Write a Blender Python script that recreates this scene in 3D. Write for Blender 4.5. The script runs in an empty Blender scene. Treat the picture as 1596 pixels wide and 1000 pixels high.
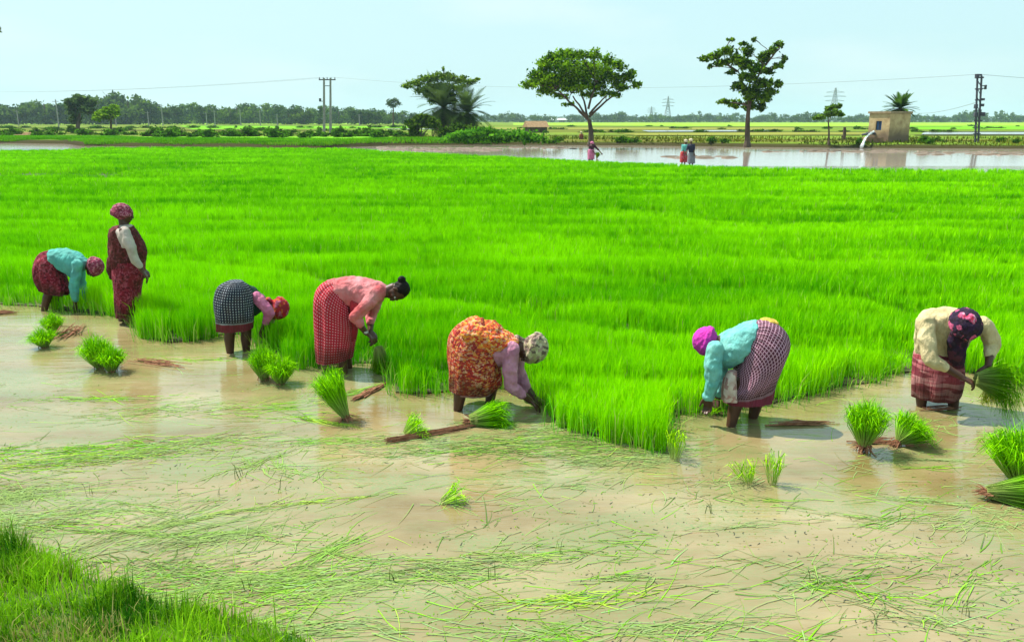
import bpy, bmesh, math, random
import numpy as np
from mathutils import Vector, Matrix, noise
rnd = random.Random(11)
rng = np.random.default_rng(5)
S = bpy.context.scene
C = S.collection

# ---------------------------------------------------------------- camera
F, CX, CY, H = 1300.0, 798.0, 500.0, 2.4
PITCH = math.atan(312 / F)
cp, sp = math.cos(PITCH), math.sin(PITCH)
cam_d = bpy.data.cameras.new("camera")
cam_d.sensor_width = 36
cam_d.lens = 36 * F / 1596
cam_d.clip_end = 9000
cam_d.clip_start = 0.05
cam = bpy.data.objects.new("camera", cam_d)
cam.location = (0, 0, H)
cam.rotation_euler = (math.pi / 2 - PITCH, 0, 0)
C.objects.link(cam)
S.camera = cam

# ---------------------------------------------------------------- sky and sun
TO_SUN = Vector((-0.48, 0.26, 0.85)).normalized()
w = bpy.data.worlds.new("World")
S.world = w
w.use_nodes = True
nt = w.node_tree
nt.nodes.clear()
sky = nt.nodes.new("ShaderNodeTexSky")
sky.sky_type = 'NISHITA'
sky.sun_disc = False
sky.sun_elevation = math.asin(TO_SUN.z)
sky.sun_rotation = math.atan2(TO_SUN.x, TO_SUN.y)
sky.dust_density = 3.0
mx = nt.nodes.new("ShaderNodeMix")
mx.data_type = 'RGBA'
mx.inputs[0].default_value = 0.82
mx.inputs[7].default_value = (3.9, 5.75, 6.0, 1)
bg = nt.nodes.new("ShaderNodeBackground")
bg.inputs[1].default_value = 0.1
wo = nt.nodes.new("ShaderNodeOutputWorld")
nt.links.new(sky.outputs[0], mx.inputs[6])
tcw = nt.nodes.new("ShaderNodeTexCoord")
mpw = nt.nodes.new("ShaderNodeMapping")
mpw.inputs[3].default_value = (1, 1, 3.5)
nzw = nt.nodes.new("ShaderNodeTexNoise")
nzw.inputs["Scale"].default_value = 3.2
nzw.inputs["Detail"].default_value = 6
rw = nt.nodes.new("ShaderNodeMapRange")
rw.inputs[1].default_value, rw.inputs[2].default_value = .5, .75
rw.inputs[4].default_value = .45
cw = nt.nodes.new("ShaderNodeMix")
cw.data_type = 'RGBA'
cw.inputs[7].default_value = (5.2, 6.0, 6.1, 1)       # thin milky cloud
nt.links.new(tcw.outputs["Generated"], mpw.inputs[0])
nt.links.new(mpw.outputs[0], nzw.inputs["Vector"])
nt.links.new(nzw.outputs[0], rw.inputs[0])
nt.links.new(rw.outputs[0], cw.inputs[0])
nt.links.new(mx.outputs[2], cw.inputs[6])
nt.links.new(cw.outputs[2], bg.inputs[0])
nt.links.new(bg.outputs[0], wo.inputs[0])
sd = bpy.data.lights.new("sun", 'SUN')
sd.energy = 5.0
sd.angle = math.radians(0.5)
sd.color = (1.0, 0.95, 0.86)
so = bpy.data.objects.new("sun", sd)
so.rotation_euler = TO_SUN.to_track_quat('Z', 'Y').to_euler()
so.location = (-20, 0, 40)
C.objects.link(so)
S.view_settings.view_transform = 'Standard'
S.view_settings.look = 'None'
S.view_settings.gamma = 1
S.view_settings.exposure = 0.8
S.cycles.volume_bounces = 1
S.cycles.max_bounces = 6
S.cycles.diffuse_bounces = 1
S.cycles.volume_max_steps = 64


# ---------------------------------------------------------------- picture <-> place
def ray(px, py):
    a, t = (px - CX) / F, (CY - py) / F
    return Vector((a, cp + t * sp, -sp + t * cp))


def G(px, py, z=0.0):
    d = ray(px, py)
    k = (z - H) / d.z
    return Vector((d.x * k, d.y * k, z))


def W(px, py, Y):
    d = ray(px, py)
    k = Y / d.y
    return Vector((d.x * k, Y, H + d.z * k))


# ---------------------------------------------------------------- materials
def newmat(name):
    m = bpy.data.materials.new(name)
    m.use_nodes = True
    t = m.node_tree
    b = t.nodes["Principled BSDF"]
    return m, t, b


def N(t, kind, **kw):
    n = t.nodes.new("ShaderNode" + kind)
    for k, v in kw.items():
        setattr(n, k, v)
    return n


def ramp(t, src, stops, const=False):
    r = N(t, "ValToRGB")
    if const:
        r.color_ramp.interpolation = 'CONSTANT'
    e = r.color_ramp.elements
    while len(e) < len(stops):
        e.new(0.5)
    for el, (p, c) in zip(e, stops):
        el.position = p
        el.color = (*c, 1)
    t.links.new(src, r.inputs[0])
    return r.outputs[0]


def coords(t, kind="Object", scale=(1, 1, 1)):
    c = N(t, "TexCoord")
    mp = N(t, "Mapping")
    mp.inputs[3].default_value = scale
    t.links.new(c.outputs[kind], mp.inputs[0])
    return mp.outputs[0]


def noise_tex(t, vec, scale, detail=4, rough=0.55):
    n = N(t, "TexNoise")
    n.inputs["Scale"].default_value = scale
    n.inputs["Detail"].default_value = detail
    n.inputs["Roughness"].default_value = rough
    t.links.new(vec, n.inputs["Vector"])
    return n.outputs[0]


def math_n(t, op, a, b=None):
    n = N(t, "Math", operation=op)
    for i, v in enumerate((a, b)):
        if v is None:
            continue
        if isinstance(v, (int, float)):
            n.inputs[i].default_value = v
        else:
            t.links.new(v, n.inputs[i])
    return n.outputs[0]


def mixc(t, fac, a, b, mode='MIX'):
    n = N(t, "Mix", data_type='RGBA', blend_type=mode)
    for i, v in ((0, fac), (6, a), (7, b)):
        if isinstance(v, (int, float)):
            n.inputs[i].default_value = v
        elif isinstance(v, tuple):
            n.inputs[i].default_value = (*v, 1)
        else:
            t.links.new(v, n.inputs[i])
    return n.outputs[2]


def bump(t, b, h, strength=0.3, dist=0.01):
    n = N(t, "Bump")
    n.inputs["Strength"].default_value = strength
    n.inputs["Distance"].default_value = dist
    t.links.new(h, n.inputs["Height"])
    t.links.new(n.outputs[0], b.inputs["Normal"])


def plain(name, c1, c2, scale=6, rough=0.8, bmp=0.3, dist=0.01, stretch=(1, 1, 1), spec=0.3):
    m, t, b = newmat(name)
    v = coords(t, "Object", stretch)
    n = noise_tex(t, v, scale)
    t.links.new(ramp(t, n, [(0.3, c1), (0.7, c2)]), b.inputs["Base Color"])
    b.inputs["Roughness"].default_value = rough
    b.inputs["Specular IOR Level"].default_value = spec
    if bmp:
        bump(t, b, noise_tex(t, v, scale * 3), bmp, dist)
    return m


def leafmat(name, transl=0.4, rough=0.5, tint=(1, 1, 1)):
    """foliage: colour of each leaf comes from its own 'Col' attribute, light passes through it"""
    m, t, b = newmat(name)
    a = N(t, "Attribute", attribute_name="Col")
    c = mixc(t, 1.0, a.outputs["Color"], tint, 'MULTIPLY')
    t.nodes.remove(b)
    b = N(t, "BsdfDiffuse")
    t.links.new(c, b.inputs[0])
    tr = N(t, "BsdfTranslucent")
    t.links.new(c, tr.inputs[0])
    ms = N(t, "MixShader")
    ms.inputs[0].default_value = transl
    t.links.new(b.outputs[0], ms.inputs[1])
    t.links.new(tr.outputs[0], ms.inputs[2])
    t.links.new(ms.outputs[0], t.nodes["Material Output"].inputs[0])
    return m


M_RICE = leafmat("rice_leaf", 0.2, 0.7)
M_LEAF = leafmat("tree_leaf", 0.45, 0.6)
M_FLOAT = leafmat("floating_straw", 0.2, 0.6)
M_BARK = plain("bark", (0.05, 0.035, 0.025), (0.13, 0.09, 0.06), 3, 0.9, 0.6, 0.03, (1, 1, 0.3))
M_SKIN = plain("skin", (0.050, 0.020, 0.011), (0.085, 0.036, 0.020), 9, 0.42, 0.2, 0.002, spec=.35)
M_HAIR = plain("hair", (0.005, 0.004, 0.004), (0.012, 0.009, 0.008), 40, 0.6, 0.5, 0.003, (1, 1, 4), spec=.1)
M_EYE = plain("eye_white", (0.5, 0.45, 0.4), (0.55, 0.5, 0.45), 5, 0.3, 0)
M_ROOT = plain("root", (0.16, 0.06, 0.03), (0.36, 0.17, 0.09), 30, 0.9, 0.3, 0.004)
M_CONCRETE = plain("pole_concrete", (0.20, 0.19, 0.18), (0.34, 0.32, 0.30), 4, 0.8, 0.2)
M_STEEL = plain("dark_steel", (0.03, 0.035, 0.05), (0.07, 0.07, 0.09), 4, 0.5, 0.1)
M_GALV = plain("pylon_steel", (0.22, 0.24, 0.26), (0.33, 0.34, 0.36), 1, 0.5, 0)
M_WIRE = plain("wire", (0.10, 0.11, 0.12), (0.16, 0.17, 0.18), 1, 0.6, 0)


# water that carries silt: tan mud body under a clear rippled film
def water_material(name, c1, c2, grass, ripple, rscale, rough=0.05, scum=(0.44, 0.62), ior=1.45, pst=(0.7, 1.6, 1)):
    m, t, b = newmat(name)
    v = coords(t, "Object", (1, 1, 1))
    big = noise_tex(t, coords(t, "Object", (.6, 1.3, 1)), 0.9, 6, 0.65)
    col = ramp(t, big, [(0.32, c1), (0.68, c2)])
    # drifting duckweed scum in stretched patches
    vs = coords(t, "Object", pst)
    patch = noise_tex(t, vs, 1.1, 6, 0.68)
    speck = noise_tex(t, coords(t, "Object", (1, 2.2, 1)), 38, 5, 0.8)
    pm = math_n(t, 'MULTIPLY', ramp_f(t, patch, *scum), ramp_f(t, speck, 0.42, 0.58))
    col = mixc(t, pm, col, grass)
    t.links.new(col, b.inputs["Base Color"])
    b.inputs["Roughness"].default_value = rough
    b.inputs["IOR"].default_value = ior
    b.inputs["Specular IOR Level"].default_value = 0.5
    vr = coords(t, "Object", (0.55, 3.6, 1))
    h1 = noise_tex(t, vr, rscale, 3, 0.5)
    h2 = noise_tex(t, vr, rscale * 4.3, 2, 0.5)
    h = math_n(t, 'ADD', h1, math_n(t, 'MULTIPLY', h2, 0.25))
    bump(t, b, h, ripple, 0.02)
    return m


def ramp_f(t, src, lo, hi):
    n = N(t, "MapRange")
    n.inputs[1].default_value = lo
    n.inputs[2].default_value = hi
    n.clamp = True
    t.links.new(src, n.inputs[0])
    return n.outputs[0]


M_WATER = water_material("silty_water", (0.155, 0.108, 0.036), (0.31, 0.25, 0.13), (0.15, 0.20, 0.07), 0.34, 3.2, .025, (.42, .6), 1.65)
M_WATER2 = water_material("flooded_field_water", (0.26, 0.21, 0.18), (0.36, 0.30, 0.26), (0.14, 0.10, 0.07), 0.18, 1.2, .08, (.54, .66), 1.7, (.05, .35, 1))


def cloth(name, build, rough=0.85, folds=False):
    m, t, b = newmat(name)
    col = build(t)
    dirt = noise_tex(t, coords(t, "Object"), 9, 5)
    col = mixc(t, ramp_f(t, dirt, 0.35, 0.8), col, mixc(t, 0.45, col, (0.08, 0.05, 0.03)))
    t.links.new(col, b.inputs["Base Color"])
    b.inputs["Roughness"].default_value = rough
    b.inputs["Specular IOR Level"].default_value = 0.15
    wv = noise_tex(t, coords(t, "Object", (1.6, 1.6, .6)), 16, 5, .6)
    if folds:
        # creases hanging down the skirt, in cloth metres, and a soaked hem
        fv = noise_tex(t, coords(t, "UV", (9, 1.1, 1)), 1.6, 4, .6)
        wv = math_n(t, 'ADD', math_n(t, 'MULTIPLY', wv, .5), math_n(t, 'MULTIPLY', fv, 3.0))
        s_ = N(t, "SeparateXYZ")
        t.links.new(N(t, "TexCoord").outputs["UV"], s_.inputs[0])
        wet = ramp_f(t, math_n(t, 'ADD', s_.outputs[1], math_n(t, 'MULTIPLY', noise_tex(t, coords(t, "UV", (5, 2, 1)), 1.5), -.22)), .07, -.03)
        dk = mixc(t, wet, col, mixc(t, .6, col, (.035, .022, .012)))
        t.links.new(dk, b.inputs["Base Color"])
    bump(t, b, wv, 0.9, 0.03)
    return m


def solid(c1, c2=None, scale=7):
    c2 = c2 or tuple(x * 0.75 for x in c1)
    return lambda t: ramp(t, noise_tex(t, coords(t, "Object"), scale), [(0.35, c1), (0.65, c2)])


def checks(base, line, size, wu, wv, hem=None, hemcol=None, both=False):
    """woven check in cloth metres (UV); hem: width of a plain border band along the hem"""
    def f(t):
        uv = N(t, "TexCoord").outputs["UV"]
        s = N(t, "SeparateXYZ")
        t.links.new(uv, s.inputs[0])
        fu = math_n(t, 'FRACT', math_n(t, 'DIVIDE', s.outputs[0], size))
        fv = math_n(t, 'FRACT', math_n(t, 'DIVIDE', s.outputs[1], size))
        a = math_n(t, 'LESS_THAN', fu, wu)
        b = math_n(t, 'LESS_THAN', fv, wv)
        fac = math_n(t, 'MULTIPLY', a, b) if both else math_n(t, 'MAXIMUM', a, b)
        c = mixc(t, fac, base, line)
        if hem:
            c = mixc(t, math_n(t, 'LESS_THAN', s.outputs[1], hem), c, hemcol)
            ln = math_n(t, 'MULTIPLY', math_n(t, 'GREATER_THAN', s.outputs[1], hem), math_n(t, 'LESS_THAN', s.outputs[1], hem + 0.015))
            c = mixc(t, ln, c, line)
        return c
    return f


def floral(cols, scale=14, stretch=(1, 1, 1), kind="Object"):
    def f(t):
        v = N(t, "TexVoronoi")
        v.inputs["Scale"].default_value = scale
        nz = N(t, "TexNoise")
        nz.inputs["Scale"].default_value = scale * 0.8
        co = coords(t, kind, stretch)
        t.links.new(co, nz.inputs["Vector"])
        add = N(t, "VectorMath", operation='ADD')
        sc = N(t, "VectorMath", operation='SCALE')
        sc.inputs[3].default_value = 0.05
        t.links.new(nz.outputs[1], sc.inputs[0])
        t.links.new(co, add.inputs[0])
        t.links.new(sc.outputs[0], add.inputs[1])
        t.links.new(add.outputs[0], v.inputs["Vector"])
        s = N(t, "SeparateColor")
        t.links.new(v.outputs["Color"], s.inputs[0])
        k = len(cols)
        return ramp(t, s.outputs[0], [(i / k, c) for i, c in enumerate(cols)], True)
    return f


# ---------------------------------------------------------------- objects
def link(o):
    C.objects.link(o)
    return o


def tag(o, label=None, cat=None, group=None, kind=None):
    for k, v in (("label", label), ("category", cat), ("group", group), ("kind", kind)):
        if v:
            o[k] = v
    return o


def empty(name, loc):
    o = bpy.data.objects.new(name, None)
    o.empty_display_size = 0.2
    o.location = loc
    return link(o)


def put(name, me, mat, parent=None, loc=(0, 0, 0), smooth=False):
    """link a mesh whose vertices are in world metres; loc = its origin in the world (or its parent's)"""
    o = bpy.data.objects.new(name, me)
    if parent is not None:
        base = parent["_base"] if "_base" in parent else None
        o.parent = parent
    if mat is not None:
        for m in (mat if isinstance(mat, (list, tuple)) else [mat]):
            me.materials.append(m)
    if smooth:
        me.polygons.foreach_set("use_smooth", [True] * len(me.polygons))
    o.location = loc
    return link(o)


def mesh_np(name, V, T, col=None):
    me = bpy.data.meshes.new(name)
    V = np.asarray(V, np.float32)
    T = np.asarray(T, np.int32)
    me.vertices.add(len(V))
    me.vertices.foreach_set("co", V.ravel())
    me.loops.add(T.size)
    me.loops.foreach_set("vertex_index", T.ravel())
    me.polygons.add(len(T))
    me.polygons.foreach_set("loop_start", np.arange(0, T.size, T.shape[1], dtype=np.int32))
    me.polygons.foreach_set("loop_total", np.full(len(T), T.shape[1], np.int32))
    if col is not None:
        a = me.color_attributes.new("Col", 'FLOAT_COLOR', 'POINT')
        c4 = np.ones((len(V), 4), np.float32)
        c4[:, :3] = col
        a.data.foreach_set("color", c4.ravel())
    me.update(calc_edges=True)
    return me


def bm_mesh(name, bm):
    me = bpy.data.meshes.new(name)
    bm.normal_update()
    bm.to_mesh(me)
    bm.free()
    return me


def add_box(bm, c, s, rot=None):
    r = bmesh.ops.create_cube(bm, size=1)
    M = Matrix.Translation(c) @ (rot.to_4x4() if rot else Matrix.Identity(4)) @ Matrix.Diagonal((*s, 1))
    bmesh.ops.transform(bm, matrix=M, verts=r['verts'])
    return r['verts']


def add_tube(bm, pts, rad, seg=8):
    """closed tapered tube through pts"""
    rings = []
    n = len(pts)
    up = Vector((0.13, 0.97, 0.2))
    for i, p in enumerate(pts):
        d = (pts[min(i + 1, n - 1)] - pts[max(i - 1, 0)]).normalized()
        x = d.cross(up)
        if x.length < 1e-3:
            x = d.cross(Vector((1, 0, 0)))
        x.normalize()
        y = d.cross(x)
        r = rad[i] if isinstance(rad, (list, tuple)) else rad
        rings.append([bm.verts.new(p + r * (x * math.cos(a) + y * math.sin(a))) for a in [2 * math.pi * k / seg for k in range(seg)]])
    for a, b in zip(rings, rings[1:]):
        for k in range(seg):
            bm.faces.new((a[k], a[(k + 1) % seg], b[(k + 1) % seg], b[k]))
    bm.faces.new(rings[0][::-1])
    bm.faces.new(rings[-1])


def add_ell(bm, c, ax, u=16, v=10):
    """ellipsoid; ax = three axis vectors"""
    r = bmesh.ops.create_uvsphere(bm, u_segments=u, v_segments=v, radius=1)
    m = Matrix((ax[0], ax[1], ax[2])).transposed().to_4x4()
    if m.determinant() < 0:
        m = Matrix((ax[1], ax[0], ax[2])).transposed().to_4x4()
    bmesh.ops.transform(bm, matrix=Matrix.Translation(c) @ m, verts=r['verts'])


def add_chain(bm, pts, rads, seg=12):
    """limb: tapered segments with round joints (joined by the voxel step)"""
    for i, (p, r) in enumerate(zip(pts, rads)):
        add_ell(bm, p, (Vector((r, 0, 0)), Vector((0, r, 0)), Vector((0, 0, r))), seg, 8)
        if i:
            add_tube(bm, [pts[i - 1], p], [rads[i - 1], r], seg)


def catmull(P, n):
    out = []
    for i in range(len(P) - 1):
        p0, p1, p2, p3 = P[max(i - 1, 0)], P[i], P[i + 1], P[min(i + 2, len(P) - 1)]
        for k in range(n):
            t = k / n
            out.append(0.5 * ((2 * p1) + (p2 - p0) * t + (2 * p0 - 5 * p1 + 4 * p2 - p3) * t * t + (3 * p1 - p0 - 3 * p2 + p3) * t ** 3))
    out.append(P[-1])
    return out


def add_loft(bm, rings, seg=28, sub=5, cap=True, folds=0.0, nf=9, uv=False, ph=0.0):
    """rings: (centre, a, b) -> surface with centre + a cos + b sin; folds grow along the loft"""
    cs = catmull([r[0] for r in rings], sub)
    as_ = catmull([r[1] for r in rings], sub)
    bs = catmull([r[2] for r in rings], sub)
    n = len(cs)
    R = []
    for i in range(n):
        k = folds * (i / (n - 1)) ** 1.2
        row = []
        for j in range(seg):
            th = 2 * math.pi * j / seg
            if uv and folds:
                sharp = 1 - 2 * abs(math.sin(nf * .5 * th + ph + .4 * math.sin(i * .2)))
                k2 = folds * (.15 + .85 * i / (n - 1)) * .6
            else:
                sharp = k2 = 0
            q = 1 + k2 * sharp + k * (0.6 * math.sin(nf * th + ph + 0.6 * math.sin(i * 0.35)) + 0.4 * math.sin((nf * 1.7) // 1 * th + 2 + ph) + 0.5 * math.sin(3 * th + ph * 2 + i * 0.15))
            row.append(bm.verts.new(cs[i] + (as_[i] * math.cos(th) + bs[i] * math.sin(th)) * q))
        R.append(row)
    lay = bm.loops.layers.uv.verify() if uv else None
    vv = [0.0]
    for i in range(n - 1, 0, -1):
        vv.append(vv[-1] + 0.5 * ((R[i][0].co - R[i - 1][0].co).length + (R[i][seg // 2].co - R[i - 1][seg // 2].co).length))
    vv = vv[::-1]
    per = sum((R[n // 2][j].co - R[n // 2][(j + 1) % seg].co).length for j in range(seg))
    for i in range(n - 1):
        for j in range(seg):
            jj = (j + 1) % seg
            f = bm.faces.new((R[i][j], R[i][jj], R[i + 1][jj], R[i + 1][j]))
            f.smooth = True
            if uv:
                for lp, (u_, v_) in zip(f.loops, ((j, i), (j + 1, i), (j + 1, i + 1), (j, i + 1))):
                    lp[lay].uv = (u_ / seg * per, vv[v_])
    if cap:
        bm.faces.new(R[0][::-1])
        bm.faces.new(R[-1])
    elif cap is None:
        cf = bm.faces.new(R[0][::-1])
        if uv:
            for lp in cf.loops:
                d_ = lp.vert.co - cs[0]
                lp[lay].uv = (d_.x + .4, vv[0] + d_.y + .4)
    return R


def voxelize(bm, name, vox=0.008, smooth=4, wr=0.0, ws=14, stretch=(1, 1, 1), seed=0):
    wr *= 1.35
    ws *= 1.25
    """merge overlapping closed pieces into one continuous skin"""
    me = bm_mesh(name, bm)
    o = bpy.data.objects.new(name, me)
    C.objects.link(o)
    md = o.modifiers.new("r", 'REMESH')
    md.mode = 'VOXEL'
    md.voxel_size = vox
    if smooth:
        sm = o.modifiers.new("s", 'SMOOTH')
        sm.factor = 0.5
        sm.iterations = smooth
    dg = bpy.context.evaluated_depsgraph_get()
    out = bpy.data.meshes.new_from_object(o.evaluated_get(dg))
    bpy.data.objects.remove(o)
    bpy.data.meshes.remove(me)
    if wr:
        n = len(out.vertices)
        co = np.empty(n * 3, np.float32)
        out.vertices.foreach_get("co", co)
        no = np.empty(n * 3, np.float32)
        out.vertices.foreach_get("normal", no)
        co = co.reshape(-1, 3)
        no = no.reshape(-1, 3)
        off = Vector((seed * 3.1, seed * 1.7, 0))
        sv = Vector(stretch) * ws
        d = np.array([noise.noise(Vector((x[0] * sv.x, x[1] * sv.y, x[2] * sv.z)) + off) * 0.7
                      + noise.noise(Vector((x[0] * sv.x, x[1] * sv.y, x[2] * sv.z)) * 2.3 + off) * 0.4 for x in co], np.float32)
        out.vertices.foreach_set("co", (co + no * (d * wr)[:, None]).ravel())
    out.name = name
    return out


# ---------------------------------------------------------------- blades and leaves
def blades(P, h, wd, lean, col, midf=0.55):
    n = len(P)
    ang = rng.uniform(0, math.pi, n)
    side = np.stack([np.cos(ang), np.sin(ang), np.zeros(n)], 1) * (wd / 2)[:, None]
    up = np.zeros((n, 3))
    up[:, 2] = 1
    L3 = np.concatenate([lean, np.zeros((n, 1))], 1)
    mid = P + up * (h * midf)[:, None] + L3 * (h * 0.28)[:, None]
    tip = P + up * (h * (1 - 0.28 * np.linalg.norm(lean, axis=1)))[:, None] + L3 * h[:, None]
    V = np.stack([P - side, P + side, mid - side * 0.85, mid + side * 0.85, tip], 1).reshape(-1, 3)
    b = (np.arange(n) * 5)[:, None]
    T = np.concatenate([b + [0, 1, 3], b + [0, 3, 2], b + [2, 3, 4]], 1).reshape(-1, 3)
    return V, T, np.repeat(col, 5, axis=0)


def inpoly(X, Y, poly):
    ins = np.zeros(len(X), bool)
    n = len(poly)
    j = n - 1
    for i in range(n):
        xi, yi = poly[i][0], poly[i][1]
        xj, yj = poly[j][0], poly[j][1]
        c = ((yi > Y) != (yj > Y))
        with np.errstate(divide='ignore', invalid='ignore'):
            xc = (xj - xi) * (Y - yi) / (yj - yi + 1e-12) + xi
        ins ^= c & (X < xc)
        j = i
    return ins


def seg_dist(X, Y, a, b):
    ax, ay, bx, by = a[0], a[1], b[0], b[1]
    dx, dy = bx - ax, by - ay
    t = np.clip(((X - ax) * dx + (Y - ay) * dy) / (dx * dx + dy * dy), 0, 1)
    return np.hypot(X - ax - t * dx, Y - ay - t * dy)


def vnoise(X, Y, s, seed):
    """smooth value noise on numpy arrays"""
    r = np.random.default_rng(seed)
    g = r.random((64, 64))
    x, y = X * s + 31.7, Y * s + 17.3
    xi, yi = np.floor(x).astype(int), np.floor(y).astype(int)
    fx, fy = x - xi, y - yi
    fx, fy = fx * fx * (3 - 2 * fx), fy * fy * (3 - 2 * fy)
    q = lambda i, j: g[i % 64, j % 64]
    return (q(xi, yi) * (1 - fx) + q(xi + 1, yi) * fx) * (1 - fy) + (q(xi, yi + 1) * (1 - fx) + q(xi + 1, yi + 1) * fx) * fy


def flat_poly(name, pts, mat, z, kind="structure", **kw):
    bm = bmesh.new()
    from mathutils.geometry import tessellate_polygon
    vs = [bm.verts.new((p[0], p[1], z)) for p in pts]
    for tr in tessellate_polygon([[Vector((p[0], p[1], 0)) for p in pts]]):
        bm.faces.new([vs[i] for i in tr])
    bmesh.ops.recalc_face_normals(bm, faces=bm.faces[:])
    if sum(f.normal.z for f in bm.faces) < 0:
        bmesh.ops.reverse_faces(bm, faces=bm.faces[:])
    o = put(name, bm_mesh(name, bm), mat)
    tag(o, kind=kind, **kw)
    return o


# ================================================================ THE SETTING
RZ = 0.34                                   # rice height
near_px = [(-420, 470), (-150, 470), (0, 474), (60, 478), (120, 486), (165, 490), (216, 500), (222, 524), (262, 534), (306, 531), (345, 522),
           (380, 520), (402, 540), (432, 556), (460, 572), (495, 570), (540, 566), (590, 566), (612, 590), (616, 612), (660, 614), (700, 610), (760, 602),
           (820, 610), (852, 632), (866, 662), (930, 680), (1000, 696), (1036, 704), (1042, 652), (1070, 644), (1110, 640), (1200, 630),
           (1260, 616), (1310, 602), (1366, 596), (1372, 584), (1420, 580), (1500, 578), (1545, 590), (1600, 602), (1700, 610), (1900, 640), (2100, 640)]
far_px = [(2300, 268), (1596, 262), (1400, 260), (1200, 258), (1060, 253), (920, 248), (800, 242), (700, 238), (600, 233), (540, 229), (300, 227.5), (150, 228), (110, 231), (0, 232), (-600, 230)]
NEAR = [G(*p) for p in near_px]
FAR = [G(*p, RZ) for p in far_px]
FIELD = [(p.x, p.y) for p in NEAR + FAR]

M_MUD = plain("mud_bed", (0.10, 0.065, 0.035), (0.17, 0.11, 0.06), 2, 0.9, 0.2)
M_RSOIL = plain("rice_bed", (0.07, 0.055, 0.025), (0.05, 0.08, 0.02), 5, 0.9, 0.4, 0.03)
flat_poly("ground", [(-2800, -60), (2800, -60), (2800, 3000), (-2800, 3000)], M_MUD, -0.25)
flat_poly("paddy_water", [(-45, -12), (45, -12), (45, 46), (-45, 46)], M_WATER, 0.0)
bank_px = [(-700, 224), (0, 223), (100, 224), (130, 228), (300, 229), (500, 231), (600, 227), (800, 226), (1000, 227), (1250, 230), (1400, 231), (1596, 232), (2300, 234)]
BANK = [G(*p) for p in bank_px]
flat_poly("flooded_field", [(-130, 46.0), (130, 46.0)] + [(p.x, p.y + 2.0) for p in BANK[::-1]], M_WATER2, 0.0)
o = flat_poly("rice_bed", [(p[0], p[1]) for p in FIELD], M_RSOIL, 0.012)

# land beyond the flooded field: one sheet, a sloping earth bank along its near side
LZ = 0.42


def land():
    bm = bmesh.new()
    rows = []
    pts = []
    for a, b in zip(BANK, BANK[1:]):
        for k in range(10):
            pts.append(a.lerp(b, k / 10))
    pts.append(BANK[-1])
    prof = [(-0.5, -0.2), (0.0, 0.02), (0.5, 0.3), (1.0, 0.40), (3.5, LZ), (6, LZ), (30, LZ)]
    for q in pts:
        k = noise.noise(q * 0.13) * 0.8
        rows.append([bm.verts.new((q.x * (1 + d / q.y), q.y + d + k, z + (0.06 * noise.noise(q * 0.5 + Vector((d, 0, 0))) if 0 < d < 6 else 0))) for d, z in prof])
    for r in rows:
        v = r[-1].co
        r.append(bm.verts.new((v.x * 2800 / v.y, 2800, LZ)))
    for a, b in zip(rows, rows[1:]):
        for i in range(len(a) - 1):
            f = bm.faces.new((a[i], b[i], b[i + 1], a[i + 1]))
            f.smooth = True
    bmesh.ops.recalc_face_normals(bm, faces=bm.faces[:])
    return bm_mesh("fields", bm)


def land_mat():
    m, t, b = newmat("far_fields")
    v = coords(t, "Object", (0.006, 0.045, 1))
    n = noise_tex(t, v, 1.0, 6, 0.7)
    c = ramp(t, n, [(0.30, (0.10, 0.075, 0.02)), (0.42, (0.13, 0.13, 0.02)), (0.5, (0.12, 0.24, 0.015)), (0.62, (0.18, 0.20, 0.03)), (0.75, (0.10, 0.22, 0.02))])
    n2 = noise_tex(t, coords(t, "Object", (0.05, 0.3, 1)), 1.5, 5, 0.7)
    c = mixc(t, ramp_f(t, n2, 0.45, 0.75), c, (0.05, 0.06, 0.012))
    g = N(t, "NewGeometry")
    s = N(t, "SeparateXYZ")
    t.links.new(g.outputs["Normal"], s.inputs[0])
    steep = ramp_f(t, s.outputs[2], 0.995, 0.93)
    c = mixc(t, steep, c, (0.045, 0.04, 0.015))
    t.links.new(c, b.inputs["Base Color"])
    b.inputs["Roughness"].default_value = 1
    b.inputs["Specular IOR Level"].default_value = 0.05
    return m


tag(put("fields", land(), land_mat()), kind="structure")


def strip_mat(name, c1, c2, sx=0.03, sy=0.3):
    m = plain(name, c1, c2, 1.0, 1.0, 0, stretch=(sx, sy, 1), spec=0.05)
    return m


def strip(name, px, mat, k):
    flat_poly(name, [(G(*p, LZ).x, G(*p, LZ).y) for p in px], mat, LZ + 0.012 * k)


M_FG = strip_mat("far_bright_green", (0.09, 0.26, 0.006), (0.16, 0.40, 0.01), 0.15, 0.8)
M_FO = strip_mat("far_olive", (0.16, 0.15, 0.03), (0.22, 0.25, 0.04), 0.05, 0.5)
M_FY = strip_mat("far_yellow_green", (0.17, 0.32, 0.02), (0.24, 0.40, 0.03))
M_FD = strip_mat('far_bund', (.03, .035, .01), (.07, .06, .02))
M_FB = strip_mat("far_brown_soil", (0.14, 0.085, 0.04), (0.20, 0.14, 0.06), 0.1, 0.6)
far_e = [G(640, 213, LZ), G(-700, 213, LZ)]
flat_poly("green_field", [(p_.x * 1.04, p_.y + 3.6) for p_ in BANK[:7]] + [(p_.x, p_.y) for p_ in far_e], M_FG, LZ + .012)
strip("green_field", [(800, 191.5), (2300, 191.5), (2300, 197), (1150, 197), (800, 195)], M_FY, 2)
strip("green_field", [(-700, 191.8), (640, 191.8), (620, 194), (-700, 194.5)], M_FY, 2)
strip("green_field", [(280, 196), (640, 197), (640, 200), (300, 202)], M_FG, 3)
strip("green_field", [(1410, 196), (2300, 197), (2300, 203), (1420, 202)], M_FG, 4)
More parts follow.
